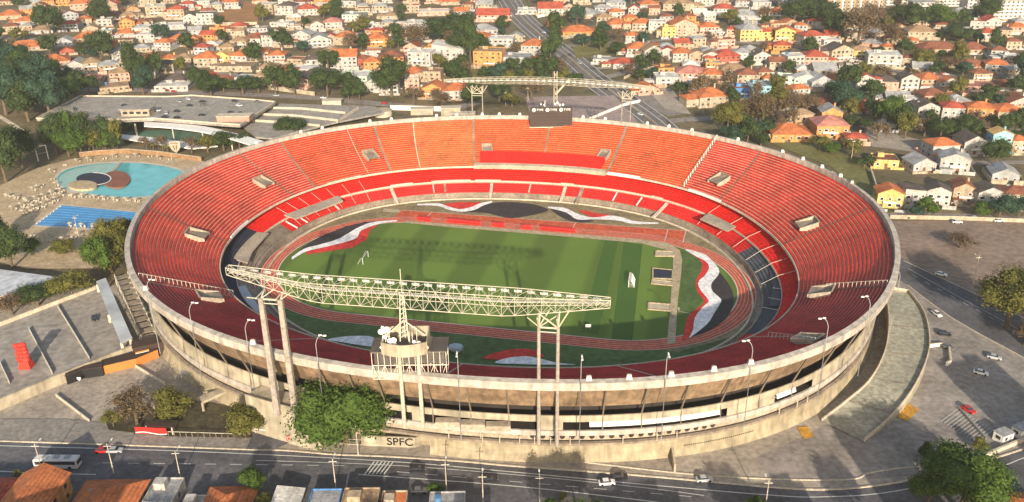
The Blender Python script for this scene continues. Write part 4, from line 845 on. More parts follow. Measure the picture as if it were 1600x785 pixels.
def house(px, py, wpx, wall='W', roof='o', kind='h', st=2, depth=None, rz=None, label=None, extra=None, big=False, yard=True):
    x, y, z = atg(px, py); k = mpp(x, y, z); w = max(6, wpx*k*(1.08 if py < 350 else .94)); dep = depth or w*rh.uniform(.75, 1.05); dep = min(dep, 18)
    if rz is None:
        rz = rh.uniform(-.22, .22)+(.25 if px < 250 else 0)-(.12 if px > 1350 else 0)
    if abs(rz) > .45: rz = .45*rz/abs(rz)
    h = st*(3.4 if 180 < py < 350 else 2.9)+rh.uniform(-.1, .5)
    c, s = math.cos(rz), math.sin(rz); cx_, cy_ = x-s*dep/2, y+c*dep/2
    stn = {1: 'single-storey', 2: 'two-storey', 3: 'three-storey', 4: 'four-storey'}.get(st, 'tall')
    rk = {'h': 'hipped roof', 'g': 'gabled roof', 'f': 'flat roof', 's': 'sloping roof', 'c': 'gabled roof'}[kind]
    rn = RNAME[roof].replace(' tiled', '') if kind == 'f' else RNAME[roof]
    lab = label or f'{stn} {WNAME[wall]} house with {rn} {rk} {zone(px, py)}'
    r = thing('house', (cx_, cy_, z), lab, 'house', None, local=True, rz=rz); r['px'] = px; r['py'] = py
    a, d = w/2, dep/2; wm, rm = wallm(wall), roofm(roof)
    b = MB(); zb = -2.5
    if kind in ('g', 'c', 's'):
        rise = (min(w, dep)*.26 if kind != 's' else w*.14)
        i = len(b.v)
        if kind == 'g': P = [(-a, zb), (a, zb), (a, h), (0, h+rise), (-a, h)]                     # ridge runs front to back
        elif kind == 's': P = [(-a, zb), (a, zb), (a, h), (-a, h+rise)]
        if kind == 'c':
            P = [(-d, zb), (d, zb), (d, h), (0, h+rise), (-d, h)]; F = [(-a, p, q) for p, q in P]; G_ = [(a, p, q) for p, q in P]
        else: F = [(p, -d, q) for p, q in P]; G_ = [(p, d, q) for p, q in P]
        b.v += F+G_; n = len(P); b.f.append(tuple(range(i, i+n))); b.m.append(0); b.f.append(tuple(range(i+2*n-1, i+n-1, -1))); b.m.append(0)
        for q in range(n): q2 = (q+1) % n; b.f.append((i+q, i+n+q, i+n+q2, i+q2)); b.m.append(0)
        b.build('wall', wm, r); b = MB(); e = .5; t = .18
        def slab(P4):
            i = len(b.v); b.v.extend([(p[0], p[1], p[2]) for p in P4]+[(p[0], p[1], p[2]+t) for p in P4])
            for f in ((0, 3, 2, 1), (4, 5, 6, 7), (0, 1, 5, 4), (1, 2, 6, 5), (2, 3, 7, 6), (3, 0, 4, 7)): b.f.append(tuple(i+q for q in f)); b.m.append(0)
        if kind == 'g':
            dz = rise/a*e
            slab([(-a-e, -d-e, h-dz+.03), (0, -d-e, h+rise+.03), (0, d+e, h+rise+.03), (-a-e, d+e, h-dz+.03)]); slab([(0, -d-e, h+rise+.03), (a+e, -d-e, h-dz+.03), (a+e, d+e, h-dz+.03), (0, d+e, h+rise+.03)])
        elif kind == 'c':
            dz = rise/d*e
            slab([(-a-e, -d-e, h-dz+.03), (a+e, -d-e, h-dz+.03), (a+e, 0, h+rise+.03), (-a-e, 0, h+rise+.03)]); slab([(-a-e, 0, h+rise+.03), (a+e, 0, h+rise+.03), (a+e, d+e, h-dz+.03), (-a-e, d+e, h-dz+.03)])
        else: slab([(-a-e, -d-e, h+rise+.05), (a+e, -d-e, h-.05), (a+e, d+e, h-.05), (-a-e, d+e, h+rise+.05)])
        rf = b.build('roof', rm, r)
    else:
        b.box((0, 0, zb), (w, dep, h-zb)); b.build('wall', wm, r); b = MB()
        if kind == 'h':
            e = .55; rise = min(w, dep)*.24; i = 0; mn = min(a, d)+e; ax, dx = a+e, d+e; rx, ry = (ax-mn, 0) if a > d else (0, dx-mn)
            b.v = [(-ax, -dx, h), (ax, -dx, h), (ax, dx, h), (-ax, dx, h), (-ax, -dx, h+.2), (ax, -dx, h+.2), (ax, dx, h+.2), (-ax, dx, h+.2), (-rx, -ry, h+rise), (rx, ry, h+rise)]
            if a > d: F = [(4, 5, 9, 8), (5, 6, 9), (6, 7, 8, 9), (7, 4, 8)]
            else: F = [(4, 5, 8), (5, 6, 9, 8), (6, 7, 9), (7, 4, 8, 9)]
            b.f = [(0, 3, 2, 1), (0, 1, 5, 4), (1, 2, 6, 5), (2, 3, 7, 6), (3, 0, 4, 7)]+F; b.m = [0]*len(b.f); rf = b.build('roof', rm, r)
        else:
            b.box((0, 0, h+.004), (w-.5, dep-.5, .14)); rf = b.build('roof', rm, r)
            b = MB(); P = [(-a, -d, h), (a, -d, h), (a, d, h), (-a, d, h), (-a, -d, h)]; b.wall([(p[0]*.985, p[1]*.985, p[2]) for p in P], .55, .22); b.build('parapet', wm, r)
    # plot: paved yard and low boundary wall
    if yard:
        fr = rh.uniform(2.5, 5); bk = rh.uniform(1.5, 4); sd_ = rh.uniform(.8, 2.2); b = MB(); Y = [(-a-sd_, -d-fr), (a+sd_, -d-fr), (a+sd_, d+bk), (-a-sd_, d+bk)]; b.prism(Y, -3, .1); b.build('yard', rh.choice(YM), r)
        b = MB(); wh_ = rh.choice((1.2, 1.8, 2.4)); g_ = rh.uniform(-.3, .3)*a; lp_ = [(g_+1.5, -d-fr, .1), (a+sd_, -d-fr, .1), (a+sd_, d+bk, .1), (-a-sd_, d+bk, .1), (-a-sd_, -d-fr, .1), (g_-1.5, -d-fr, .1)]; b.wall(lp_, wh_, .22); b.build('yard_wall', wallm(rh.choice('WCTGP')) if rh.random() < .6 else wm, r)
    # openings
    nfr = max(1, min(5, int(w/3.2))); mwn = m_win
    for fl in range(st):
        zc_ = fl*2.9+1.6
        for q in range(nfr):
            xx = -a+w*(q+.5)/nfr+rh.uniform(-.25, .25)
            if fl == 0 and q == (int(px) % nfr): ubox('door', m_wood if wpx > 22 else m_win, r, (xx, -d-.03, 1.05), (min(1.5, w/nfr*.55), .1, 2.1)); continue
            if rh.random() < .16: continue
            ww, wh = rh.choice([(1.2, 1.2), (1.5, 1.2), (1.0, 1.0), (1.9, 1.3)]); ww = min(ww, w/nfr*.6)
            o = ubox('window', mwn, r, (xx, -d-.03, zc_), (ww, .1, wh))
            if big:
                f = bpy.data.objects.new('frame', unit(m_white)); COL.objects.link(f); f.parent = o; f.scale = (1.25, .6, 1.25)
        for q in range(max(1, int(dep/5))):
            sx = -1 if px > 800 else 1
            ubox('window', mwn, r, (sx*(a+.03), -d+dep*(q+.5)/max(1, int(dep/5)), zc_), (.1, 1.1, 1.1))
    if rh.random() < .6 and kind in 'hgcf' and not big:      # lower side or rear wing with its own roof
        ww, wd_ = w*rh.uniform(.35, .6), dep*rh.uniform(.4, .7); sx = rh.choice((-1, 1)); hh = max(2.7, h-rh.choice((1.2, 2.9))); cx2 = sx*(a+ww*.32); cy2 = rh.uniform(-.3, .4)*d
        b = MB(); b.box((cx2, cy2, zb), (ww, wd_, hh-zb)); wg = b.build('wing', rh.choice((wm, wallm('C'))), r); b = MB()
        if kind == 'f': b.box((cx2, cy2, hh+.005), (ww+.3, wd_+.3, .2))
        else:
            e = .4; x0, x1, y0, y1, rs = cx2-ww/2-e, cx2+ww/2+e, cy2-wd_/2-e, cy2+wd_/2+e, min(ww, wd_)*.22
            b.v = [(x0, y0, hh), (x1, y0, hh), (x1, y1, hh), (x0, y1, hh), (x0+ww*.3, (y0+y1)/2, hh+rs), (x1-ww*.3, (y0+y1)/2, hh+rs)]; b.f = [(0, 3, 2, 1), (0, 1, 5, 4), (1, 2, 5), (2, 3, 4, 5), (3, 0, 4)]; b.m = [0]*5
        b.build('wing_roof', rm, wg); ubox('window', m_win, r, (cx2, cy2-wd_/2-.03, 1.5), (1.2, .1, 1.1))
    if rh.random() < .35: b = MB(); tx_, ty_ = -a*.5, d*.4; b.tube((tx_, ty_, h-.2), (tx_, ty_, h+1.9), .8, 10); b.build('water_tank', rh.choice((m_tank, m_tank2)), r)
    v = rh.random()
    if st >= 2 and (v < .45 or big) and wpx > 22:            # balcony with rail
        bw = w*rh.uniform(.35, .7); bx = rh.uniform(-1, 1)*(a-bw/2)*.8; b = MB(); b.box((bx, -d-.7, 2.75), (bw, 1.4, .18)); bal = b.build('balcony', wm, r)
        b = MB(); b.wall([(bx-bw/2, -d-.05, 2.93), (bx-bw/2, -d-1.35, 2.93), (bx+bw/2, -d-1.35, 2.93), (bx+bw/2, -d-.05, 2.93)], .8, .08); b.build('railing', m_white, bal)
    if v > .7 and kind in 'hgc':
        b = MB(); b.box((a*.45, d*.3, h+.2), (.9, .9, min(w, dep)*.3)); b.box((a*.45, d*.3, h+.2+min(w, dep)*.3), (1.15, 1.15, .15)); b.build('chimney', wm, rf)
    if kind == 'f' and v < .75:
        b = MB(); b.box((-a*.3, d*.3, h+.14), (min(3.2, w*.4), 2.6, 2.0)); b.build('roof_room', wm, r)
    if v > .55 and wpx > 24 and w < 16:                       # lean-to garage or porch in front
        gw = w*rh.uniform(.35, .55); gx = (a-gw/2)*(1 if v > .8 else -1); b = MB(); b.box((gx, -d-1.7, zb), (gw, 3.3, 2.5-zb)); p = b.build('porch', wm, r); ubox('garage_door', m_grey, r, (gx, -d-3.37, 1.1), (gw*.7, .08, 2.1)); b = MB(); b.box((gx, -d-1.75, 2.51), (gw+.5, 3.7, .16)); b.build('porch_roof', rm, p)
    HOUSES.append((px, py, wpx, r, x, y, max(w, dep))); return r
H = """15 30 32 T o h 1;45 38 30 P o h 1;82 26 24 C t h 1;128 16 30 P o h 2;133 40 20 C o h 2;245 26 28 C w f 3;232 10 22 C w f 2;276 30 24 T r h 3;298 37 20 W d g 2;322 38 24 W d f 3;318 12 20 W w f 2;262 46 46 W w f 1;224 55 30 W w f 2
42 80 50 P o h 1;100 72 24 G g g 1;136 66 38 T o h 1;165 60 20 W w f 2;80 104 52 P o h 1;106 86 20 R r g 1;118 110 30 W g g 1;142 132 28 P p h 1;188 127 28 P t h 2;190 96 24 W g g 2;212 96 20 P r h 1;228 66 26 W w f 2;254 78 26 W o h 2;280 72 26 W o h 2;302 72 18 O o g 2;240 98 28 P o h 1;262 98 22 Y o h 1;286 104 26 C t h 2;322 104 34 C o h 2;347 100 24 Y y g 2;372 100 28 W o h 2;396 95 18 C r h 2;373 76 24 C t h 2;394 72 26 W b h 2;232 122 22 W g h 2;272 132 36 W d h 1;268 142 48 W w f 1;180 144 40 T t f 1;366 112 50 C t f 1;200 30 24 C t h 1;66 52 26 C t h 1;170 30 22 T b h 1;360 14 24 W o h 2
414 22 24 C w f 3;446 24 24 W d h 3;481 24 28 W r h 2;504 18 20 C w f 2;545 12 22 W d f 2;440 42 24 W w f 1;520 46 28 W p h 2;552 34 32 N g f 2;403 68 20 W r h 2;421 72 22 W d h 3;472 72 28 W g g 3;500 74 34 W g g 2;518 70 18 P r g 2;542 70 34 C o h 2;562 70 18 C g g 2;590 72 30 O o h 2;585 44 18 W w f 1;625 56 28 P w f 2;610 30 20 W t h 1;648 42 30 W w f 1
406 95 26 W o h 2;432 99 26 W o h 2;460 100 22 T b f 1;490 100 22 W d h 1;514 94 28 C t h 2;540 108 34 W o c 3;566 104 20 R b h 2;582 110 24 O o h 2;612 102 36 O b h 2;622 114 32 C t f 1;655 102 34 W w f 3;700 95 46 W w s 3;445 120 34 W r h 1;478 115 40 W w f 1;416 132 36 T t h 2;465 137 34 P d g 2;498 130 40 C d h 2;550 134 46 N w f 2;582 144 24 W g g 2;646 122 34 W o h 1;647 144 16 P w f 3;676 154 34 O o g 2;714 156 42 W o h 2;678 24 44 P w f 1;704 8 24 C o h 1;678 46 38 W w f 1;530 58 22 C w f 1
762 106 42 O t f 4;802 104 46 G g f 2;770 34 48 P r c 2;757 54 40 W g h 1;745 66 44 W o h 1;782 74 36 W w f 2;832 84 34 W o h 2;840 98 18 P r h 1;860 24 36 W r c 2;828 22 36 W w f 1;912 28 38 W g h 1;905 56 48 O o h 1;945 38 24 C t h 2;965 44 30 P o h 1;985 38 20 O o h 2;1004 48 30 C o h 2;1026 52 24 W w f 3;1045 60 20 Y y f 3;1069 56 36 P o g 3;1108 54 28 P o h 2;1128 56 18 W w f 1;1148 58 24 P r h 2;1173 64 32 Y g h 3;1196 62 22 Y r h 2
1060 16 44 C t h 2;1131 24 30 W r h 2;1165 30 38 G g h 1;1190 14 26 W w f 2;962 14 28 G g h 2;1015 12 28 C o h 1;1100 10 30 W w f 2;998 88 34 W o h 2;1021 92 28 W t g 2;1042 92 24 W r g 2;1066 96 28 W o h 2;1088 97 22 T t g 2;1111 99 26 W t g 2;1138 100 36 R r h 2;1160 96 26 N g h 2;1190 100 26 W d g 2;976 106 34 W r h 1;1044 136 36 W w f 2;1078 128 40 P p h 2;1112 130 32 C o h 2;1146 122 36 C t h 2;1168 130 30 C b h 2;1196 126 24 C b h 2;1116 166 46 C o h 2;1159 154 26 B b f 2;1186 150 32 L g f 2;1154 182 38 C b h 1;940 100 26 W g f 1
1203 58 14 Y o h 2;1226 66 28 Y o g 3;1244 62 20 O o h 2;1272 74 34 W r h 3;1300 76 26 W w f 2;1246 102 32 W w f 2;1275 102 32 P r h 2;1315 97 34 C d g 3;1345 92 30 Y t h 2;1381 106 46 W w f 3;1440 62 40 C t h 2;1497 60 40 C g f 2;1546 64 26 W r h 2;1470 84 56 T b h 1;1524 84 40 T b h 1;1592 54 28 P o h 2;1580 102 26 W w f 2;1556 114 30 W o h 2;1522 108 34 C b h 1;1225 136 30 N g f 2;1258 138 32 N w g 2;1285 142 34 G g g 2;1320 132 34 C o h 1;1350 144 26 W r g 3;1384 142 32 P d h 2;1420 144 26 W d g 3;1455 138 32 T o h 2;1484 142 30 W o g 2;1530 150 46 P p f 2;1572 140 30 C b h 1
1202 130 18 W o h 1;1298 172 40 C b h 1;1346 176 28 R b g 1;1418 178 28 W w f 3;1448 194 32 W d g 3;1486 196 30 W r h 3;1530 188 36 O o h 2;1578 192 40 C o h 2;1236 220 54 O o h 1;1300 216 46 O p h 2;1337 226 30 P r h 1;1385 205 24 W w f 1;1476 248 40 W o h 2;1522 242 34 W d g 2;1562 240 28 L y g 3;1592 240 24 C o h 2
1389 326 36 Y o g 2;1428 322 32 W d s 2;1464 322 32 W d g 2;1504 318 30 T b g 2;1545 324 36 W d g 2;1588 326 40 C b h 2;1384 262 34 Y b f 1;1444 268 34 W g g 1;1490 270 40 W g g 2;1570 285 36 G g g 1
20 135 30 C o h 1;96 150 26 T t f 1;700 66 24 C t h 1;1215 30 26 W o h 2;1240 14 24 C w f 2;1560 92 22 W b h 2;1590 20 30 C w f 2;1500 30 28 W g h 2"""
for row in H.replace('\n', ';').split(';'):
    t = row.split(); house(float(t[0]), float(t[1]), float(t[2]), t[3], t[4], t[5], int(t[6]), big=float(t[1]) > 180)
# fill further plots between the listed ones so the district reads as dense as in the photograph
def free(px, py, r):
    return all(math.hypot((px-h[0]), (py-h[1])*1.9) > (h[2]*.5+r) for h in HOUSES)
ROADX = [(800, 20), (870, 80), (930, 125), (985, 165), (1040, 205)]
def near_road(px, py):
    for (x0, y0), (x1, y1) in zip(ROADX[:-1], ROADX[1:]):
        for k in range(7):
            if math.hypot(px-(x0+(x1-x0)*k/6), py-(y0+(y1-y0)*k/6)) < 26: return True
    return False
def blocked(px, py):
    if near_road(px, py): return True
    if px < 130 and 95 < py: return True
    if 340 < px < 402 and py < 42: return True
    if px < 590 and py > 138: return True
    if 690 < px < 1010 and py > 70: return True
    if py > 150 and px < 1200: return True
    if 880 < px < 960 and 55 < py < 130: return True
    if 1280 < px < 1385 and py < 40: return True
    if 1340 < px < 1400 and 60 > py: return True
    return False
nf = 0
for k in range(14000):
    px, py = rh.uniform(0, 1600), rh.uniform(3, 150)
    if px > 1150: py = rh.uniform(3, 205)
    wp = rh.uniform(18, 27)*(.75+py/260)
    if blocked(px, py) or not free(px, py, wp*.5): continue
    if nf > 165: break
    house(px, py, wp, rh.choice('WWCCCPTTTGO'), rh.choice('oorrttbbbdggw'), rh.choice('hhhgcf'), rh.choice((1, 2, 2))); nf += 1
# larger blocks at the top edge
def block_of_flats(px, py, wpx, fl, label, stripes=True, wall='T', dep=16):
    x, y, z = atg(px, py); k = mpp(x, y, z); w = wpx*k; r = thing('apartment_block', (x, y+dep/2, z), label, 'apartment block', None, local=True); h = fl*3.0; wm = wallm(wall)
    b = MB(); b.box((0, 0, -3), (w, dep, h+3)); b.build('wall', wm, r); b = MB(); b.box((0, 0, h+.01), (w+.6, dep+.6, .5)); b.build('roof', roofm('g'), r); n = max(3, int(w/4))
    for q in range(n):
        xx = -w/2+w*(q+.5)/n
        if stripes: ubox('pilaster', m_white if q % 2 else m_cond, r, (xx, -dep/2-.25, h/2), (w/n*.28, .5, h))
        for f in range(fl): ubox('window', m_win, r, (xx+w/n*.32, -dep/2-.03, f*3+1.7), (w/n*.34, .1, 1.4))
        if not stripes and q == 0:
            for f in range(fl): ubox('balcony', m_white, r, (0, -dep/2-.7, f*3+.1), (w, 1.4, .9))
    HOUSES.append((px, py, wpx, r, x, y, w)); return r
block_of_flats(1335, 28, 92, 9, 'brown striped tower block at the top edge right of centre', True, 'T', 20)
for px, py, w, fl, lab in ((1445, 20, 40, 3, 'low white terraced flats at the top edge, nearest the striped tower'), (1480, 10, 46, 3, 'white terraced flats behind, between the other two stepped blocks'), (1530, 14, 40, 4, 'white stepped flats at the top right, just left of the tallest one'), (1575, 34, 50, 6, 'tallest white stepped apartment block at the top right corner'), (1400, 8, 44, 3, 'white terraced flats at the top edge directly right of the tower')):
    block_of_flats(px, py, w, fl, lab, False, 'W', 12)
# near houses along the avenue at the bottom edge
def front_house(px, ytop, wpx, wc, rc, kd, h_st, dep, label):       # placed so that its far eave shows at pixel row ytop
    hh = h_st*2.9+.2; x, y = at(px, ytop, hh); yb = y-dep; q = proj(x, yb, 0); HH = house(q[0], q[1], wpx*1.22, wc, rc, kd, h_st, depth=dep, rz=0.0, label=label, big=True, yard=False); return HH
LFT = [(10, 748, 66, 'R', 'r', 'h', 1, 14, 'long low house with dull red tiled roof at the bottom left corner'), (72, 742, 66, 'O', 'o', 'g', 2, 16, 'house with large bright orange gabled roof near the parked bus'), (190, 745, 88, 'C', 'o', 'h', 1, 20, 'wide orange hipped roof house with a domed skylight on the avenue'), (266, 748, 40, 'W', 'g', 'f', 1, 9, 'white garage building with flat grey roof beside the orange roofed house'), (366, 762, 64, 'T', 'o', 'h', 1, 12, 'dull orange hipped roof house between two avenue trees'), (455, 765, 30, 'W', 'w', 's', 1, 10, 'small white lean-to beside the avenue, right of the roadside tree'), (512, 766, 42, 'B', 'g', 'f', 1, 10, 'small flat roofed blue house with a white front sign'), (567, 766, 50, 'T', 't', 'f', 1, 12, 'low building with plain beige flat roof at the bottom centre'), (618, 768, 30, 'C', 'o', 'f', 1, 12, 'narrow house with an orange patch roof next to the beige flat roof'), (700, 772, 50, 'G', 'g', 'f', 1, 12, 'grey flat roofed building with white parapet at the bottom centre'), (310, 775, 30, 'W', 'g', 'f', 1, 8, 'tiny grey roofed shed beside the grey garage at the bottom'), (1590, 772, 60, 'C', 'o', 'h', 1, 10, 'orange hipped roof house in the lower right corner')]
for t_ in LFT: front_house(*t_)
# booth and container beside the lower right gate
for px, py, w, lab, t_ in ((1566, 688, 24, 'small white ticket booth with windows at the lower right gate', None), (1604, 676, 54, 'long white container with lettering beside the ticket booth', 'AM')):
    x, y = at(px, py); k = mpp(x, y); r = thing('ticket_booth' if not t_ else 'container', (x, y, 0), lab, 'booth' if not t_ else 'container', None, local=True, rz=.42); ww = w*k; b = MB(); b.box((0, 0, 0), (ww, 3, 2.7)); b.build('wall', m_white, r); b = MB(); b.box((0, 0, 2.71), (ww+.3, 3.3, .15)); b.build('roof', roofm('g'), r)
    ubox('window', m_win, r, (-ww*.2, -1.53, 1.6), (.9, .08, 1.0)); ubox('window', m_win, r, (-ww/2-.03, 0, 1.6), (.08, 1.4, 1.0)); ubox('door', m_grey, r, (ww*.2, -1.53, 1.0), (.9, .08, 2))
    if t_:
        o = text(t_, 2.4, (-ww*.5+5.2, 0.1, 2.9), (0, 0, 0), m_white, 'lettering', r, .03)
LAYER[0] = .3
# ------------------------------------------------------------------ rear highway, streets and open lots
m_street = mat('street asphalt', (.23, .20, .18), var=.2, scale=.1, fine=.6)
_, HW = strip_road('highway', [(790, -8), (812, 25), (850, 60), (890, 92), (925, 122), (975, 158), (1025, 196), (1070, 240)], 23, mat('highway asphalt', (.15, .135, .128), var=.2, scale=.1, fine=.5))
for off in (-10.8, -5.8, 5.8, 10.8):
    b = MB(); L = []; R = []
    for i, p in enumerate(HW):
        a = HW[max(0, i-1)]; c = HW[min(len(HW)-1, i+1)]; d = Vector((c[0]-a[0], c[1]-a[1])).normalized(); n_ = Vector((-d.y, d.x))
        for S, o in ((L, off-.22), (R, off+.22)): x, y = p[0]+n_.x*o, p[1]+n_.y*o; S.append((x, y, TZ(x, y)+.16))
    b.strip(L, R); tag(b.build('lane_marking', m_line), kind='structure')
r = thing('guardrail', (*HW[20][:2], TZ(*HW[20][:2])), 'concrete median barrier down the middle of the rear highway', 'barrier'); b = MB(); b.wall([(p[0], p[1], TZ(p[0], p[1])) for p in HW], 1.0, .5); b.build('barrier_wall', m_conl, r); b = MB(); b.wall([(p[0], p[1], TZ(p[0], p[1])+1.0) for p in HW], .12, .7); b.build('rail', m_conc, r)
for line, w in (([(-40, 134), (60, 140), (200, 141), (330, 146), (470, 152), (620, 165), (700, 170), (745, 160)], 9), ([(-20, 58), (120, 62), (260, 52), (420, 50), (600, 62), (700, 80)], 7), ([(100, 116), (240, 112), (400, 118), (560, 118), (660, 118)], 7),
                ([(880, 72), (960, 70), (1060, 62), (1180, 68), (1300, 82), (1400, 112), (1500, 118), (1640, 120)], 7), ([(920, 108), (1010, 104), (1120, 110), (1200, 118), (1330, 122)], 7), ([(930, 125), (985, 112), (1010, 106)], 8),
                ([(1040, 190), (1120, 185), (1200, 188), (1290, 196), (1360, 200)], 8), ([(1400, 112), (1330, 150), (1300, 192)], 7), ([(1350, 205), (1450, 200), (1620, 205)], 6), ([(1360, 260), (1450, 256), (1620, 254)], 6), ([(1370, 338), (1480, 338), (1640, 345)], 7), ([(620, 20), (720, 14), (790, 12)], 7), ([(850, 100), (915, 78), (980, 60)], 6), ([(960, 128), (1000, 150), (1060, 180)], 14)):
    strip_road('street', line, w, m_street)
def tsheet(name, pts, m, lift=.25):
    P = [atg(*p) for p in pts]; b = MB(); b.face([(x, y, z+lift) for x, y, z in P]); o = b.build(name, m); bm = bmesh.new(); bm.from_mesh(o.data); bmesh.ops.triangulate(bm, faces=bm.faces[:]); bm.to_mesh(o.data); bm.free(); return tag(o, kind='structure')
m_brownf = mat('brown field', (.30, .15, .06), var=.15, scale=.1, fine=.5)
m_lawn = mat('dry lawn', (.16, .15, .05), var=.22, scale=.08, fine=.5)
tsheet('brown_field', [(340, 40), (345, 5), (402, 2), (404, 40)], m_brownf)
tsheet('lawn', [(795, 60), (880, 128), (840, 122), (780, 70)], m_lawn); tsheet('lawn', [(895, 75), (945, 58), (955, 80), (900, 92)], m_lawn); tsheet('lawn', [(980, 118), (1035, 106), (1040, 118), (985, 126)], m_lawn); tsheet('lawn', [(1205, 225), (1290, 218), (1365, 262), (1372, 330), (1300, 262)], m_lawn); tsheet('lawn', [(690, 108), (800, 112), (900, 125), (700, 130)], m_lawn)
tsheet('paved_yard', [(820, 152), (960, 150), (1000, 195), (830, 185)], mat('pinkish paving', (.30, .23, .21), var=.15, scale=.15, fine=.8)); tsheet('paved_yard', [(1000, 130), (1050, 140), (1080, 180), (1040, 172)], m_pave)
tsheet('bare_lot', [(1355, 200), (1450, 222), (1440, 240), (1350, 228)], m_pave)
# ------------------------------------------------------------------ car park deck and terraces at the left
def slab_px(name, label, cat, pts, z, th, m, edge=None, cols=None, group=None):
    P = [at(x, y, z) for x, y in pts]; c = np.mean(P, axis=0); r = thing(name, (c[0], c[1], 0), label, cat, group); b = MB(); b.prism(P, z-th, z); b.build('deck', m, r)
    if edge: b = MB(); b.wall([(x, y, z) for x, y in P]+[(*P[0], z)], edge, .4); b.build('parapet', m_conl, r)
    if cols:
        for (px, py) in cols: x, y = at(px, py, z); b = MB(); b.box((x, y, 0), (.9, .9, z-th-.02)); b.build('column', m_conl, r)
    return r
m_deck = mat('deck concrete', (.30, .27, .235), var=.15, scale=.1, fine=.5)
cd = slab_px('parking_deck', 'flat grey car park deck with pale edge and columns above the club pools', 'parking deck', [(57, 186), (125, 151), (262, 152), (300, 150), (400, 157), (430, 160), (375, 196), (330, 193), (240, 186), (190, 188)], 9, 1.4, m_deck, .8, [(64, 190), (104, 192), (130, 192), (146, 192), (165, 192), (180, 190), (210, 190)])
for pts in (((338, 160), (290, 187)), ((252, 152), (238, 168))): b = MB(); b.wall([(*at(*p, 9), 9) for p in pts], .05, .5); b.build('expansion_joint', m_cond, cd)
x, y = at(212, 182, 9); b = MB(); b.box((x, y+4, 9), (17, 8, 4)); b.build('stair_house', m_conc, cd); b = MB(); b.box((x, y+4, 13), (19, 9.5, .5)); b.build('stair_roof', m_deck, cd); 
for k in range(4): b = MB(); b.box((x-6+k*4, y-.06, 10.4), (2.6, .15, 1.4)); b.build('window', m_win, cd)
x, y = at(365, 190, 9); b = MB(); b.box((x, y+3, 9), (19, 7, 3)); b.build('red_kiosk', mat('salmon render', (.5, .25, .20), var=.1), cd); b = MB(); b.box((x, y+3, 12), (20, 8, .3)); b.build('kiosk_roof', m_conl, cd)
tr_ = slab_px('parking_terraces', 'stepped beige parking terraces with long shadowed steps behind the upper left rim', 'terraces', [(380, 198), (436, 162), (585, 166), (600, 176), (520, 192), (425, 216), (400, 214)], 5, 1.0, m_deck)
for k, pts in enumerate((((420, 170), (470, 171), (540, 178)), ((404, 180), (460, 182), (530, 190)), ((392, 190), (450, 193), (500, 198)), ((560, 170), (527, 192)), ((430, 162), (382, 197)))):
    b = MB(); b.wall([(*at(*p, 5), 5) for p in pts], 1.3, .9); b.build('step_wall', m_conl, tr_)
cv = [(225, 190), (270, 192), (320, 197), (370, 208), (412, 220)]; cv2 = [(225, 197), (268, 200), (315, 206), (360, 217), (398, 229)]
r = thing('curved_canopy', (*at(320, 205, 7), 0), 'long curved white canopy sweeping from the deck to the stadium rim', 'canopy'); b = MB(); P = smooth([at(*p, 7.5) for p in cv], 5); Q = smooth([at(*p, 7.2) for p in cv2], 5); b.prism(P+Q[::-1], 6.6, 7.2); b.build('roof_slab', m_white, r)
for p in cv2[1:]: x, y = at(*p, 7); b = MB(); b.box((x, y+1, 0), (.6, .6, 6.6)); b.build('column', m_conl, r)
ground_sheet('tennis_court', [(205, 200), (262, 202), (318, 210), (352, 222), (300, 226), (200, 215), (196, 205)], mat('green court', (.10, .20, .15), var=.12, scale=.3))
r = thing('curved_terrace', (*at(250, 216), 0), 'low white curved terrace wall under the green court', 'terrace'); P = [at(*p, 2.5) for p in ((190, 210), (230, 214), (290, 222), (340, 228), (300, 232), (240, 224), (190, 216))]; b = MB(); b.prism(P, 1.8, 2.5); b.build('roof_slab', m_white, r); b = MB(); b.prism([at(*p, .9) for p in ((196, 214), (240, 220), (300, 228), (330, 231), (300, 231), (240, 223))], 0, 1.8); b.build('wall', m_cond, r)
# ------------------------------------------------------------------ club pools
m_deckp = mat('pool deck stone', (.44, .335, .21), var=.16, scale=.12, fine=.7)
ground_sheet('pool_deck', [(-40, 300), (0, 290), (60, 262), (110, 249), (190, 240), (260, 246), (320, 252), (250, 300), (215, 340), (200, 400), (160, 420), (40, 420), (-40, 400)], m_deckp)
def water(name, c1): 
    m = mat(name, c1, rough=.08, var=.15, scale=.12, spec=.6, bump=.05); return m
m_w1 = water('turquoise water', (.10, .42, .44)); m_w2 = water('blue water', (.02, .20, .48))
def ell(cx_, cy_, rx, ry, n=40, a0=0, a1=2*PI, rot=0): return [(cx_+rx*math.cos(a0+(a1-a0)*k/n)*math.cos(rot)-ry*math.sin(a0+(a1-a0)*k/n)*math.sin(rot), cy_+ry*math.sin(a0+(a1-a0)*k/n)*math.cos(rot)+rx*math.cos(a0+(a1-a0)*k/n)*math.sin(rot)) for k in range(n)]
pool = [(90, 282), (96, 270), (120, 261), (160, 256), (210, 255), (250, 259), (284, 268), (282, 282), (262, 298), (225, 307), (180, 307), (135, 302), (104, 296)]
ground_sheet('pool_rim', [(x+(x-187)*.05, y+(y-281)*.09) for x, y in pool], m_conl, True)
ground_sheet('pool_water', pool, m_w1, True)
ground_sheet('paddling_shelf', smooth([(104, 296), (92, 284), (98, 272), (125, 262), (160, 257), (187, 256), (176, 270), (150, 276), (125, 284), (118, 292), (130, 300)], 4, True), mat('pale shallow water', (.34, .52, .50), rough=.1, var=.08, scale=.3))
r = thing('pool_island', (*at(172, 284), 0), 'brown and dark round island with white ring in the turquoise pool', 'pool island')
b = MB(); b.prism([at(*p) for p in ell(182, 283, 22, 13)], 0, 1.0); b.build('brown_mound', mat('terracotta paving', (.22, .09, .06), var=.15), r)
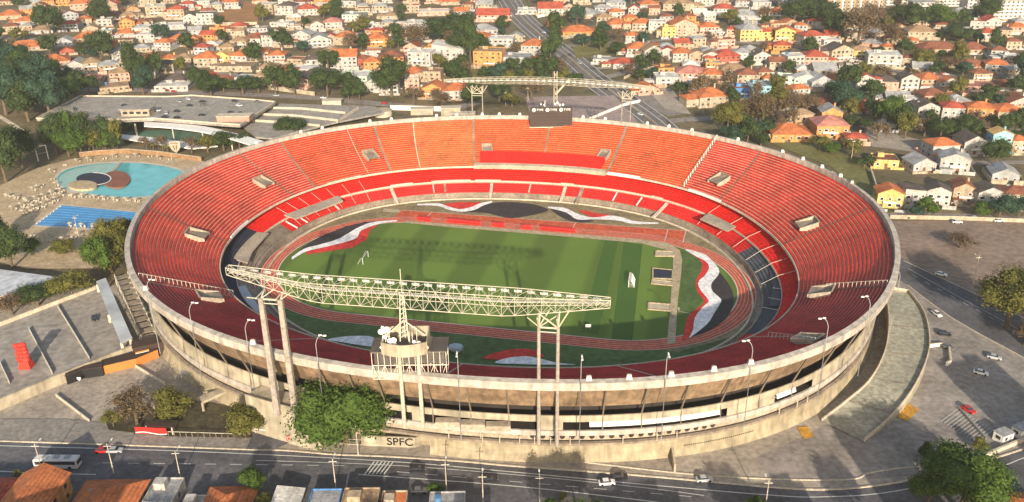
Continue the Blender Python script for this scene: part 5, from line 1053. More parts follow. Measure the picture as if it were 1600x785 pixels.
b = MB(); b.prism([at(*p) for p in ell(147, 283, 27, 9.5)], 0, 1.2); b.build('dark_mound', m_navy, r); P = ell(147, 283, 27, 9.5, 30, -1.6, 1.5); b = MB(); b.wall([(*at(*p), 1.2) for p in P], .1, .5); b.build('white_ring', m_white, r)
b = MB(); b.prism([at(*p) for p in ell(130, 293, 23, 7)], 0, 1.35); b.build('beach', m_deckp, r)
b = MB(); b.wall([(*at(189, 256), .3), (*at(176, 271), .3)], .4, 1.2); b.build('gangway', m_conc, r)
lp = [(97, 321), (212, 332), (206, 348), (160, 358), (55, 352)]
ground_sheet('pool_rim', [(93, 319), (216, 331), (210, 351), (160, 361), (48, 354)], m_conl); ground_sheet('pool_water', lp, m_w2)
for k in range(8):
    t = (k+.5)/8; a = (97+(55-97)*t, 321+(352-321)*t); c = (213-4*t, 332+(26)*t); r = thing('lane_rope', (*at(*a), .5), 'pale floating lane rope across the blue lap pool', 'lane rope', 'lane ropes in the lap pool'); b = MB(); b.wall([(*at(*a, .5), .45), (*at(*c, .5), .45)], .08, .1); b.build('rope', mat('rope float', (.10, .33, .55), var=.05), r); b = MB(); b.ico((*at(*a, .5), .55), .25); b.build('anchor', m_white, r)
m_cream = mat('cream canvas', (.42, .37, .29), var=.08)
def parasol():
    r = thing('parasol', (0, 0, 0), 'white parasol with loungers on the beige pool deck', 'parasol', 'white parasols around the club pools', local=True); b = MB(); b.tube((0, 0, 0), (0, 0, 2.3), .05, 5); b.build('pole', m_steel, r); b = MB()
    for k in range(8): t0, t1 = 2*PI*k/8, 2*PI*(k+1)/8; b.face([(0, 0, 2.8), (1.15*math.cos(t0), 1.15*math.sin(t0), 2.2), (1.15*math.cos(t1), 1.15*math.sin(t1), 2.2)])
    b.build('canopy', m_cream, r); return r
def lounger():
    r = thing('sun_lounger', (0, 0, 0), 'white sun lounger on the beige pool deck', 'sun lounger', 'white sun loungers around the club pools', local=True); b = MB(); b.box((0, 0, .3), (.75, 1.4, .1)); b.build('seat', m_cream, r); b = MB(); b.wall([(-.37, .7, .35), (.37, .7, .35)], .8, .1); b.build('backrest', m_cream, r)
    for sx in (-.3, .3):
        for sy in (-.6, .6): b = MB(); b.box((sx, sy, 0), (.07, .07, .3)); b.build('leg', m_cream, r)
    return r
PA, LO = parasol(), lounger(); fa = fl_ = True; rp = random.Random(5)
spots = [(137, 253), (156, 250.5), (175, 249), (193, 248), (211, 248), (228, 248.5), (245, 250), (260, 252), (118, 256), (97, 262), (80, 272), (74, 284), (86, 292), (70, 268)]+[(95+k*8.5, 309+k*.7) for k in range(15)]+[(4+k*7, 309+k*1.5) for k in range(7)]+[(20+k*6, 330-k*2.4) for k in range(13)]+[(30+k*5, 338-k*2) for k in range(12)]+[(102+k*9, 356+k*.4) for k in range(7)]+[(50, 300), (55, 292), (58, 296), (84, 298), (80, 306)]+[(20+k*11, 375+5*math.sin(k*2)) for k in range(10)]
for i, (px, py) in enumerate(spots):
    x, y = at(px+rp.uniform(-2, 2), py+rp.uniform(-1, 1))
    o = PA if fa else copy_tree(PA)
    if i % 2 == 0: fa = False; o.location = (x, y, .25)
    else:
        if o is not PA:
            for c in list(o.children): bpy.data.objects.remove(c)
            bpy.data.objects.remove(o)
    for j in range(2 if i % 2 else 1):
        o = LO if fl_ else copy_tree(LO); fl_ = False; o.location = (x+1.6+j*1.3, y+rp.uniform(-.6, .6), .25); o.rotation_euler = (0, 0, rp.uniform(-.6, .6))
def simple_wall(name, label, pts, h, t, m, cat='wall', z=0, cap=m_conl):
    P = [(*at(*p, z), z) for p in pts]; r = thing(name, P[0], label, cat); b = MB(); b.wall(P, h, t); b.build('wall_panel', m, r); b = MB(); b.wall([(x, y, zz+h) for x, y, zz in P], .12, t+.15); b.build('coping', cap, r); return r
simple_wall('retaining_wall', 'long brown retaining wall with pale coping behind the turquoise pool', [(125, 246), (150, 243), (200, 240), (250, 244), (315, 253)], 2.6, .5, mat('brown cliff wall', (.28, .17, .09), var=.25, scale=.3, fine=1))
x, y = at(276, 243); r = thing('shield_sign', (x, y, 0), 'cream shield shaped sign standing among the palms behind the pool', 'sign'); b = MB(); pts = [(-3, 8), (3, 8), (3, 5), (2, 3.2), (0, 1.6), (-2, 3.2), (-3, 5)]; i = 0
b.v = [(x+p[0], y-.2, p[1]) for p in pts]+[(x+p[0], y+.2, p[1]) for p in pts]; b.f = [tuple(range(7)), tuple(range(13, 6, -1))]+[(k, k+7, (k+1) % 7+7, (k+1) % 7) for k in range(7)]; b.m = [0]*9; b.build('shield', m_fac2, r)
b = MB(); b.wall([(x-2.4, y-.3, 6.9), (x+2.4, y-.3, 6.9)], .35, .1); b.wall([(x-.6, y-.3, 3.5), (x-.6, y-.32, 3.5)], .3, .1); b.tube((x-1, y-.3, 5.8), (x-.4, y-.3, 3.2), .2, 4); b.tube((x+1, y-.3, 5.8), (x+.4, y-.3, 3.2), .2, 4); b.build('mark', m_black, r); b = MB(); b.tube((x, y, 0), (x, y, 2), .2); b.build('post', m_steel, r)
x0, y0 = at(62, 250); r = thing('sports_goal', (x0, y0, 0), 'tall pale metal frame standing in shade at the pool corner', 'metal frame'); A = at(60, 252); B = at(76, 249); b = MB(); b.path([(*A, 0), (*A, 8), (*B, 8), (*B, 0)], .25, 5); b.build('frame', m_white, r); b = MB(); b.tube((*A, 4), (*B, 4), .08); b.build('crossbar', m_steel, r)
strip_road('path', [(-30, 165), (20, 195), (45, 212)], 3, m_conl, k=4)
# ------------------------------------------------------------------ walled court, banners and huts at lower left
ct = slab_px('paved_court', 'raised grey concrete court with pale parapet left of the stadium', 'court', [(-60, 530), (0, 510), (150, 452), (172, 470), (206, 540), (90, 590), (0, 628), (-60, 650)], 2.6, .3, m_deck)
P = [at(x, y, 2.6) for x, y in [(-60, 530), (0, 510), (150, 452)]]; b = MB(); b.wall([(x, y, 0) for x, y in P], 4.0, .5); b.build('parapet', m_conl, ct)
P = [at(x, y, 2.6) for x, y in [(-60, 650), (0, 628), (90, 590), (206, 544)]]; b = MB(); b.wall([(x, y, 0) for x, y in P], 3.6, .9); b.build('parapet', m_fac2, ct)
for pts in (((90, 480), (140, 562)), ((45, 515), (82, 585)), ((0, 568), (15, 600)), ((-30, 560), (-10, 600))):
    r = thing('rail_fence', (*at(*pts[0], 2.6), 2.6), 'x', 'fence'); b = MB(); P = [(*at(*p, 2.6), 2.6) for p in pts]; b.wall(P, .9, .15); b.build('panel', m_conl, r); b = MB(); b.wall([(x, y, z+.9) for x, y, z in P], .1, .3); b.build('handrail', m_steel, r); r['label'] = {90: 'pale rail fence in the middle of the raised court', 45: 'pale rail fence just right of the red inflatable', 0: 'pale rail fence left of the red inflatable', -30: 'leftmost rail fence of the raised court'}[pts[0][0]]
r = thing('rail_fence', (*at(88, 618), 0), 'pale rail fence on the plaza below the court wall', 'fence'); b = MB(); b.wall([(*at(88, 620), 0), (*at(140, 660), 0)], .9, .2); b.build('panel', m_conl, r); b = MB(); b.wall([(*at(88, 620), .9), (*at(140, 660), .9)], .1, .3); b.build('handrail', m_steel, r)
r = thing('rail_fence', (*at(215, 575), 0), 'pale rail fence running from the huts towards the bare tree', 'fence'); b = MB(); b.wall([(*at(212, 574), 0), (*at(258, 602), 0)], .9, .2); b.build('panel', m_conl, r); b = MB(); b.wall([(*at(212, 574), .9), (*at(258, 602), .9)], .1, .3); b.build('handrail', m_steel, r)
m_infl = mat('red inflatable fabric', (.55, .045, .03), rough=.5, var=.12, scale=.5)
x, y = at(42, 574, 2.6); k = mpp(x, y); r = thing('inflatable_tower', (x, y, 2.6), 'red inflatable tower of stacked lobes on the grey court', 'inflatable'); b = MB(); rr = random.Random(3)
b.box((x, y, 2.6), (19*k, 3, 2.6), top=.75); b.build('base', m_infl, r)
for j in range(5):
    b = MB()
    for s in range(3): b.ico((x-.4+(s-1)*.9+rr.uniform(-.2, .2), y+rr.uniform(-.3, .3), 5.6+j*1.25), 1.25*(1-.06*j), 2, sc=(1, .9, .7), jit=.06)
    b.build('lobe', m_infl, r)
cn = slab_px('long_canopy', 'long narrow blue and white canopy along the right edge of the court', 'canopy', [(150, 440), (165, 434), (206, 527), (189, 537)], 6, .4, mat('blue white sheeting', (.42, .46, .50), var=.3, scale=.06), None, [(152, 443), (190, 533), (203, 525), (170, 490)])
def hut(pts, z, label, m, mt, sign=None):
    P = [at(*p, z) for p in pts]; c = np.mean(P, axis=0); r = thing('event_hut', (c[0], c[1], 0), label, 'hut'); b = MB(); b.prism(P, 0, z-.15); b.build('wall', m, r); b = MB(); P2 = [(c[0]+(p[0]-c[0])*1.03, c[1]+(p[1]-c[1])*1.03) for p in P]; b.prism(P2, z-.14, z+.1); b.build('roof', mt, r); return r, P
m_brn = mat('dark brown cladding', (.055, .035, .028), var=.2); m_org = mat('orange cladding', (.50, .20, .05), var=.15)
r, P = hut([(102, 588), (128, 578), (159, 574), (160, 566), (130, 572), (104, 580)], 3.2, 'black flat hut with small white crest at the court corner', m_black, m_brn)
x, y = at(125, 592, 1.5); b = MB(); i = 0; d_ = .6; b.face([(x-d_, y-.6, 2.4), (x+d_, y-.6, 2.4), (x+d_, y-.6, 1.8), (x, y-.6, 1.1), (x-d_, y-.6, 1.8)]); b.build('crest', m_white, r)
hut([(160, 572), (212, 560), (246, 546), (240, 540), (208, 551), (160, 563)], 3.0, 'long low hut with dark roof and orange front beside the court wall', m_org, m_brn)
r, P = hut([(207, 545), (262, 533), (260, 524), (206, 534)], 4.6, 'tall brown hut with orange and white sign under the rim', m_brn, m_brn)
A = Vector(at(215, 552, 2.6)); B = Vector(at(236, 547, 2.6)); b = MB(); b.wall([(A.x, A.y-1.3, 2.2), (B.x, B.y-1.3, 2.2)], 1.5, .1); b.build('sign', m_org, r); b = MB(); b.wall([(A.x, A.y-1.45, 2.7), (B.x, B.y-1.45, 2.7)], .55, .1); b.build('sign_band', m_white, r)
r = thing('banner', (*at(240, 680), 0), 'red banner with a white wave hung on the street fence', 'banner'); A = Vector(at(213, 680)); B = Vector(at(262, 682)); b = MB(); b.wall([(A.x, A.y, .6), (B.x, B.y, .6)], 2.1, .15); b.build('cloth', m_red, r); b = MB(); N = 14
for k in range(N):
    t0, t1 = k/N, (k+1)/N; f = lambda t: (A.x+(B.x-A.x)*t, A.y+(B.y-A.y)*t-.12, .75+.3*math.sin(t*6)); p, q = f(t0), f(t1); b.face([p, q, (q[0], q[1], q[2]+.3), (p[0], p[1], p[2]+.3)])
b.build('wave_mark', m_white, r)
r = thing('bus_shelter', (*at(245, 668), 0), 'dark roofed kiosk right behind the red banner', 'kiosk'); b = MB(); b.prism([at(*p, 3) for p in ((225, 665), (272, 668), (274, 660), (228, 657))], 2.8, 3.0); b.build('roof', m_brn, r)
for p in ((228, 664), (268, 667)): b = MB(); x, y = at(*p, 3); b.box((x, y, 0), (.3, .3, 2.8)); b.build('post', m_steel, r)
def picket(label, pts, h=1.8, step=1.6):
    P = [Vector((*at(*p), 0)) for p in pts]; r = thing('street_fence', P[0], label, 'fence'); b = MB(); t = MB()
    for A, B in zip(P[:-1], P[1:]):
        n = max(1, int((B-A).length/step))
        for k in range(n+1): c = A.lerp(B, k/n); b.tube(c, (c.x, c.y, h), .09, 4)
        for hh in (.15, h): t.tube((A.x, A.y, hh), (B.x, B.y, hh), .08, 4)
    b.build('posts', m_cond, r); t.build('rails', m_steel, r)
picket('dark picket fence between the red banner and the driveway', [(264, 683), (385, 687)]); picket('dark picket fence below the big green tree, left of the SPFC wall', [(455, 690), (566, 696)])
r = thing('gate_sign', (*at(453, 690), 0), 'small red square sign with white frame on the driveway gate', 'sign'); x, y = at(453, 693); b = MB(); b.box((x, y, .9), (1.5, .15, 1.6)); b.build('panel', m_red, r); b = MB(); b.path([(x-.5, y-.12, 1.2), (x+.5, y-.12, 1.2), (x+.5, y-.12, 2.2), (x-.5, y-.12, 2.2), (x-.5, y-.12, 1.2)], .06, 4); b.build('frame', m_white, r); b = MB(); b.tube((x, y, 0), (x, y, 1), .08); b.build('post', m_steel, r)
r = thing('driveway_gate', (*at(410, 680), 0), 'pale guard hut canopy beside the driveway', 'gate canopy'); b = MB(); b.wall([(*at(392, 676), 1.9), (*at(420, 680), 1.9)], .25, 1.6); b.build('canopy', m_white, r); b = MB(); b.tube((*at(400, 678), 0), (*at(400, 678), 1.9), .12); b.build('post', m_steel, r)
ground_sheet('driveway', [(395, 640), (440, 646), (500, 668), (560, 690), (450, 692), (430, 702), (385, 702), (392, 684)], m_asph)
for k in range(7): tag(px_line([(425+k*14, 655+k*4), (418+k*14, 668+k*4)], .12, 'bay_line', sm=False), kind='structure')
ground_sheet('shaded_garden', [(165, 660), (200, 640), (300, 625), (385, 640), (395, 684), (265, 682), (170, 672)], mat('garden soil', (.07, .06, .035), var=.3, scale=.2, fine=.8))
simple_wall('garden_wall', 'short cream garden wall under the yellowish tree', [(238, 640), (262, 636), (300, 630)], 1.2, .4, m_fac2)
# utility poles along the avenue
def pole_proto():
    r = thing('utility_pole', (0, 0, 0), 'x', 'utility pole', 'utility poles along the avenue', local=True); b = MB(); b.tube((0, 0, 0), (0, 0, 9.5), .16, 7, r2=.1); b.build('pole', m_conl, r); b = MB(); b.box((0, 0, 8.6), (2.0, .12, .14)); b.build('crossarm', m_steel, r); b = MB(); b.path([(0, 0, 8.2), (0, 1.6, 8.9), (0, 2.6, 8.8)], .06, 5); b.build('lamp_arm', m_steel, r); b = MB(); b.box((0, 2.8, 8.7), (.35, .8, .16)); b.build('lamp_head', m_white, r); return r
UP_ = pole_proto(); fst = True
for (px, py, lab) in ((67, 740, 'utility pole in front of the parked bus'), (178, 740, 'utility pole behind the wide orange hipped roof'), (283, 752, 'utility pole behind the flat grey garage roof'), (525, 765, 'utility pole beside the blue flat roofed house'), (698, 770, 'utility pole right of the bottom centre houses'), (755, 790, 'tallest looking utility pole at the bottom, near a white sign'), (843, 792, 'utility pole with lamp at the bottom edge, below the two cars'), (1195, 800, 'utility pole at the bottom edge right of centre'), (560, 712, 'slim pole on the pavement below the big green tree'), (752, 712, 'slim pole on the pavement under the stadium wall')):
    o = UP_ if fst else copy_tree(UP_); fst = False; o.location = (*at(px, py), 0); tag(o, lab)
for (px, py, h, lab) in ((124, 375, 11, 'thin lamp mast at the left end of the court'), (1520, 445, 12, 'tall lamp mast beside the diagonal road'), (1300, 300, 10, 'lamp mast on the grass right of the far rim'), (1330, 250, 11, 'lamp mast at the top of the grassy bank'), (825, 160, 10, 'lamp mast in the yard left of the scoreboard'), (790, 165, 9, 'slim lamp mast in the paved yard'), (1115, 178, 10, 'lamp mast at the foot of the rear highway')):
    x, y, z = atg(px, py); o = copy_tree(UP_); o.location = (x, y, z); o.scale = (1, 1, h/9.5); tag(o, lab); o['group'] = 'lamp masts around the stadium'
b = MB()                                                # overhead cables along the avenue
r = thing('overhead_cable', (*at(283, 752), 8), 'thin dark overhead cables strung between the avenue poles', 'cable')
PP = [(67, 740), (178, 740), (283, 752), (525, 765), (698, 770), (843, 792)]
for dz, nm in ((8.7, 'wire'), (8.3, 'wire')):
    b = MB()
    for p, q in zip(PP[:-1], PP[1:]):
        A = Vector((*at(*p), dz)); B = Vector((*at(*q), dz)); b.path([tuple(A.lerp(B, t/6)-Vector((0, 0, 1.2*4*(t/6)*(1-t/6)))) for t in range(7)], .03, 3)
    b.build(nm, m_black, r)
# banner behind far right houses etc: low garden walls on the hills
for k, (pts, h) in enumerate(((((343, 40), (402, 39)), 2.5), (((640, 100), (700, 100), (718, 96)), 2.4), (((840, 28), (890, 18)), 2.2), (((880, 62), (935, 50)), 2.2), (((1200, 218), (1262, 217), (1290, 226)), 3), (((60, 206), (100, 215)), 1.5), (((610, 172), (690, 174)), 3), (((1390, 342), (1500, 344), (1600, 348)), 1.6), (((1360, 270), (1370, 300)), 2.0), (((420, 140), (492, 150)), 2.6), (((975, 124), (1010, 110), (1035, 105)), 1.8), (((905, 195), (975, 166), (1000, 160)), 1.8))):
    P = [atg(*p) for p in pts]; r = thing('boundary_wall', P[0], ['cream wall below the brown field', 'cream wall below the modern white villa', 'white wall under the white villa with red roof', 'pale wall under the long orange roofed house', 'white wall above the right far rim', 'pale wall in the left woods', 'bright white wall just behind the far rim, left of centre', 'pale kerb wall along the top of the gravel lot', 'pale wall on the grassy bank by the right rim', 'cream boundary wall above the parking terraces', 'curved pale wall round the dry lawn by the highway', 'white zigzag ramp wall beside the scoreboard'][k], 'wall'); b = MB(); b.wall(P, h, .4); b.build('wall_panel', m_white if k in (6, 2, 11) else m_fac2, r); b = MB(); b.wall([(x, y, z+h) for x, y, z in P], .15, .6); b.build('coping', m_conl, r)
r = thing('round_tank', (*atg(598, 180)[:2], 0), 'pale round tank beside the white wall behind the far rim', 'tank'); x, y, z = atg(598, 180); b = MB(); b.tube((x, y, 0), (x, y, 4.5), 6, 20); b.build('tank_body', m_conl, r); b = MB(); b.tube((x, y, 4.5), (x, y, 4.8), 6.2, 20); b.build('lid', m_conc, r)
for k, (px, py, w, h, m, lab) in enumerate(((705, 180, 12, 5, m_fac2, 'small cream shed just behind the far rim'), (660, 178, 14, 3.5, m_conc, 'grey shed behind the far rim beside the white wall'), (725, 184, 14, 3, m_cond, 'dark low shed left of the far gantry leg'), (520, 166, 12, 4, m_conl, 'pale hut at the end of the parking terraces'))):
    x, y, z = atg(px, py); r = thing('shed', (x, y, z), lab, 'shed', None, local=True); b = MB(); b.box((0, 0, -1), (w, 6, h+1)); b.build('wall', m, r); b = MB(); b.box((0, 0, h+.01), (w+.5, 6.5, .3)); b.build('roof', m_conl, r); ubox('door', m_grey, r, (0, -3.03, 1.1), (1.6, .1, 2.2))
r = thing('white_tent_roof', (*at(40, 440), 0), 'pale blue white sheet roofed hall at the left edge', 'hall'); P = [at(*p, 5) for p in ((-40, 418), (0, 421), (90, 433), (50, 455), (0, 462), (-40, 470))]; b = MB(); b.prism(P, 4.6, 5.0); b.build('roof', mat('pale hall roof', (.48, .50, .54), var=.1, scale=.1, fine=.5), r); b = MB(); c = np.mean(P, axis=0); b.prism([(c[0]+(p[0]-c[0])*.96, c[1]+(p[1]-c[1])*.96) for p in P], 0, 4.59); b.build('wall', m_cond, r)
# ------------------------------------------------------------------ vehicles
m_tyre = mat('tyre rubber', (.015, .015, .015), rough=.8, var=.1)
def carpaint(n, c): return mat('car paint '+n, c, rough=.3, var=.03, spec=.6)
CC = dict(white=carpaint('white', (.72, .72, .72)), black=carpaint('black', (.015, .015, .018)), silver=carpaint('silver', (.42, .43, .45)), red=carpaint('red', (.45, .02, .02)), grey=carpaint('grey', (.12, .12, .13)), blue=carpaint('blue', (.04, .08, .2)))
def loft(prof, xs_, m, name, parent):                   # cross sections (x, half width, z) -> closed shell
    b = MB()
    for (y, pts) in xs_:
        b.v += [(p[0], y, p[1]) for p in pts]
    K = len(xs_[0][1])
    for i in range(len(xs_)-1):
        for k in range(K): k2 = (k+1) % K; b.f.append((i*K+k, i*K+k2, (i+1)*K+k2, (i+1)*K+k)); b.m.append(0)
    b.f.append(tuple(range(K))); b.m.append(0); b.f.append(tuple(range(len(xs_)*K-1, (len(xs_)-1)*K-1, -1))); b.m.append(0); return b.build(name, m, parent)
def sec(w, z0, z1, r=.12): return [(-w, z0), (-w, z1-r), (-w+r, z1), (w-r, z1), (w, z1-r), (w, z0)]
PROTO = {}
def car(px, py, col, rot, label, group=None, z=None):
    if col not in PROTO:
        r = thing('parked_car', (0, 0, 0), label, 'car', None, local=True)
        body = loft(None, [(-2.15, sec(.72, .35, .6)), (-2.0, sec(.84, .28, .78)), (-.9, sec(.87, .25, .92)), (.9, sec(.87, .25, .94)), (1.9, sec(.85, .28, .9)), (2.12, sec(.74, .38, .7))], CC[col], 'body', r)
        gl = loft(None, [(-1.0, sec(.74, .88, .96)), (-.35, sec(.70, .88, 1.36)), (1.0, sec(.70, .88, 1.38)), (1.75, sec(.72, .88, .98))], m_win, 'windows', r)
        b = MB(); b.box((0, .33, 1.37), (1.26, 1.45, .06)); b.build('roof', CC[col], r)
        for sx in (-.8, .8):
            for sy in (-1.3, 1.3): b = MB(); b.tube((sx-.1, sy, .32), (sx+.1, sy, .32), .32, 10); b.build('wheel', m_tyre, r)
        for sx in (-.6, .6): b = MB(); b.box((sx, -2.1, .55), (.3, .1, .14)); b.build('headlight', m_lampface, r)
        PROTO[col] = r; o = r
    else: o = copy_tree(PROTO[col])
    if z is None: x, y, zz = atg(px, py); zz += .14
    else: x, y = at(px, py, z); zz = z
    o.location = (x, y, zz); o.rotation_euler = (0, 0, math.radians(rot)); tag(o, label, 'car')
    if group: o['group'] = group
    elif 'group' in o: del o['group']
    return o
for args in ((652, 736, 'black', 95, 'black car driving on the avenue left of centre'), (948, 757, 'white', 95, 'white car on the avenue beside a dark car'), (968, 748, 'black', 95, 'dark car beside the white car on the avenue'), (765, 752, 'black', 95, 'black car in the shade near the middle of the avenue'), (162, 707, 'red', 92, 'red car on the avenue behind the bus'), (180, 707, 'silver', 92, 'silver car directly behind the red car on the avenue'), (258, 783, 'white', 80, 'white car parked by the grey garage roof'),
             (1463, 493, 'white', 10, 'white car at the kerb beside the diagonal road'), (1475, 524, 'black', 75, 'black car in the right parking lot'), (1553, 561, 'silver', 60, 'silver car at the edge of the right lot'), (1532, 585, 'white', 60, 'white car in the shaded part of the right lot'), (1470, 431, 'white', 55, 'small white car on the diagonal road'), (1480, 545, 'grey', 40, 'dark grey car near the walled island in the right lot'), (1512, 643, 'red', 30, 'small red car low in the right lot'),
             (1495, 349, 'white', 85, 'white car at the top edge of the gravel lot'), (1523, 343, 'silver', 80, 'silver car beside the trees above the gravel lot'), (1414, 341, 'black', 60, 'dark car near the yellow house'), (148, 500, 'black', 30, 'dark car alone on the court beside the canopy'), (1560, 347, 'white', 88, 'white car near the right end of the gravel lot kerb'),
             (655, 770, 'grey', 92, 'grey car at the bottom by the grey flat roof'), (1100, 752, 'silver', 95, 'silver car on the right part of the avenue')):
    car(*args, z=2.62 if args[0] == 148 else None)
for px, py, c, rr_ in ((117, 172, 'black', 20), (195, 166, 'black', 80), (214, 178, 'grey', 85), (192, 179, 'grey', 85), (246, 174, 'white', 80), (260, 178, 'silver', 20), (258, 184, 'black', 85), (277, 185, 'black', 85), (277, 175, 'black', 75), (297, 166, 'black', 75), (317, 160, 'black', 80), (318, 165, 'grey', 80), (316, 181, 'black', 85), (367, 159, 'black', 80), (374, 166, 'white', 70), (361, 177, 'black', 85), (376, 178, 'black', 85), (280, 160, 'silver', 40), (294, 156, 'white', 40), (402, 160, 'grey', 80)):
    car(px, py, c, rr_, {'black': 'black', 'grey': 'dark grey', 'white': 'white', 'silver': 'silver'}[c]+' car parked on the grey car park deck', 'cars parked on the car park deck', z=9.02)
hw = [(1075, 'W'), (880, 'b')]
for px, py, c in ((850, 52, 'white'), (905, 100, 'silver'), (948, 140, 'black'), (1000, 180, 'white'), (885, 95, 'grey')): car(px, py, c, 30, f'{c} car on the rear highway'+(', farthest one' if px == 850 else ', nearest the stadium' if px == 1000 else ''))
rc_ = random.Random(9)
for line in ([(60, 140), (200, 141), (330, 146), (470, 152), (620, 165)], [(120, 62), (260, 52), (420, 50), (600, 62)], [(100, 116), (240, 112), (400, 118), (560, 118)], [(960, 70), (1060, 62), (1180, 68), (1300, 82), (1400, 112), (1500, 118)], [(1010, 104), (1120, 110), (1200, 118), (1330, 122)], [(1120, 185), (1200, 188), (1290, 196)], [(1450, 200), (1590, 205)], [(1400, 258), (1450, 256), (1590, 254)]):
    for (x0, y0), (x1, y1) in zip(line[:-1], line[1:]):
        for q in range(2):
            t = rc_.random(); px, py = x0+(x1-x0)*t, y0+(y1-y0)*t; a = atg(x0, y0); c = atg(x1, y1); rot = math.degrees(math.atan2(c[1]-a[1], c[0]-a[0]))+90; cc = rc_.choice(['white', 'silver', 'black', 'grey', 'red'])
            car(px, py+rc_.uniform(-1, 1), cc, rot, f"small {'dark grey' if cc == 'grey' else cc} car parked on a street between the houses", 'cars parked in the streets between the houses')
# bus
x, y = at(92, 730); r = thing('city_bus', (x, y, .1), 'long white and dark city bus parked behind the orange roofs', 'bus', None, local=True, rz=math.radians(88.5)); m_busw = carpaint('bus white', (.62, .60, .58))
loft(None, [(-5.8, sec(1.15, .5, 2.8, .2)), (-5.6, sec(1.25, .35, 3.1, .2)), (5.6, sec(1.25, .35, 3.1, .2)), (5.8, sec(1.2, .5, 2.9, .2))], m_busw, 'body', r)
for s in (-1, 1): ubox('window', m_win, r, (s*1.26, 0, 2.1), (.06, 10.6, 1.0))
ubox('windscreen', m_win, r, (0, -5.8, 2.0), (2.1, .12, 1.2)); ubox('rear_window', m_win, r, (0, 5.8, 2.1), (1.8, .12, .8))
for sy in (-3.6, 3.4):
    for sx in (-1.15, 1.15): b = MB(); b.tube((sx-.15, sy, .5), (sx+.15, sy, .5), .5, 12); b.build('wheel', m_tyre, r)
for sy in (-3, 0, 3): ubox('roof_unit', m_grey, r, (0, sy, 3.15), (1.3, 1.5, .25))
# walled island in the right parking lot
P = [at(*p) for p in ((1452, 543), (1470, 541), (1482, 545), (1485, 568), (1478, 572))]; r = thing('low_wall', (*P[0], 0), 'low white wall around the small island in the right lot', 'wall'); b = MB(); b.wall([(x, y, 0) for x, y in P], 1.2, .4); b.build('wall_panel', m_white, r); b = MB(); b.wall([(x, y, 1.2) for x, y in P], .1, .55); b.build('coping', m_conl, r)
simple_wall('gate_wall', 'pale wall beside the lower right gate and booth', [(1536, 716), (1600, 690), (1660, 665)], 1.2, .5, m_conl)
simple_wall('lot_rail', 'thin dark rail dividing the lower right lot', [(1496, 638), (1540, 688)], .8, .12, m_grey, 'fence', 0, m_grey)
# ------------------------------------------------------------------ trees
def leafmat(n, c, c2):
    m = mat('foliage '+n, c, col2=c2, scale=.9, rough=.7, spec=.15, fine=2.5); return m
LM = dict(dark=leafmat('dark', (.020, .035, .012), (.055, .085, .024)), green=leafmat('green', (.025, .055, .010), (.085, .135, .024)), olive=leafmat('olive', (.06, .065, .015), (.15, .14, .032)), brown=leafmat('brown', (.085, .06, .035), (.17, .12, .065)), teal=leafmat('teal', (.018, .045, .028), (.045, .085, .05)))
m_bark = mat('bark', (.13, .095, .065), var=.25, scale=1)
def crown_mesh(seed, leaves, leaf, blobs=13, flat=.8, sparse=0.0, core=True):
    rr = random.Random(seed); C = []
    for k in range(blobs):
        while True:
            p = Vector((rr.uniform(-1, 1), rr.uniform(-1, 1), rr.uniform(-.8, 1)))
            if p.length < 1: break
        p *= .68; C.append((Vector((p.x, p.y, p.z*flat)), rr.uniform(.28, .48)))
    b = MB()
    if core and not sparse:
        for c, rad in C: b.ico(tuple(c), rad*.72, 1, jit=.15, rnd=rr)
    for k in range(leaves):
        c, rad = rr.choice(C); d = Vector((rr.gauss(0, 1), rr.gauss(0, 1), rr.gauss(0, 1))).normalized()
        if d.z < -.5 and rr.random() < .5: d.z = -d.z
        p = c+d*rad*(rr.uniform(.72, 1.14) if not sparse else rr.uniform(.2, 1.1)); n_ = (d+Vector((rr.uniform(-.8, .8), rr.uniform(-.8, .8), rr.uniform(-.3, .9)))).normalized(); a = n_.orthogonal().normalized(); q = n_.cross(a); t = rr.uniform(0, PI); a2 = a*math.cos(t)+q*math.sin(t); q2 = n_.cross(a2); s = leaf*rr.uniform(.6, 1.3)
        b.face([tuple(p-a2*s), tuple(p-q2*s*.6+n_*s*.15), tuple(p+a2*s), tuple(p+q2*s*.6)])
    return b
def trunk_mesh(seed, big=False, bare=False):
    rr = random.Random(seed); b = MB(); b.tube((0, 0, -1.15), (.02, .02, -.2), .075, 7, r2=.05)
    for k in range(6 if not bare else 14):
        t = 2*PI*k/6+rr.uniform(-.4, .4); q = Vector((math.cos(t)*rr.uniform(.35, .65), math.sin(t)*rr.uniform(.35, .65), rr.uniform(.0, .5))); b.tube((.02, .02, -.35+.1*rr.random()), tuple(q*.55), .035, 5, r2=.02); b.tube(tuple(q*.55), tuple(q), .02, 4, r2=.008)
        if bare:
            for j in range(6): w_ = q*.5+Vector((rr.uniform(-.3, .3), rr.uniform(-.3, .3), rr.uniform(0, .35))); b.tube(tuple(q*.5), tuple(w_), .012, 3, r2=.005); b.tube(tuple(w_), tuple(w_*1.25+Vector((rr.uniform(-.15, .15), rr.uniform(-.15, .15), rr.uniform(-.05, .15)))), .007, 3, r2=.003)
    return b
CM = {}
def get_crown(kind, var, size):
    key = (kind, var, size)
    if key not in CM:
        n, lf = dict(s=(1300, .075), m=(3600, .05), l=(11000, .033))[size]
        CM[key] = crown_mesh(hash((var, 5)) % 1000+var*17, n if kind != 'brown' else int(n*.55), lf, dict(s=11, m=15, l=22)[size], sparse=(1 if kind == 'brown' else 0)).mesh('crown', LM[kind])
    return CM[key]
TM = {}
def get_trunk(v, bare):
    if (v, bare) not in TM: TM[(v, bare)] = trunk_mesh(v+31, bare=bare).mesh('trunk', m_bark)
    return TM[(v, bare)]
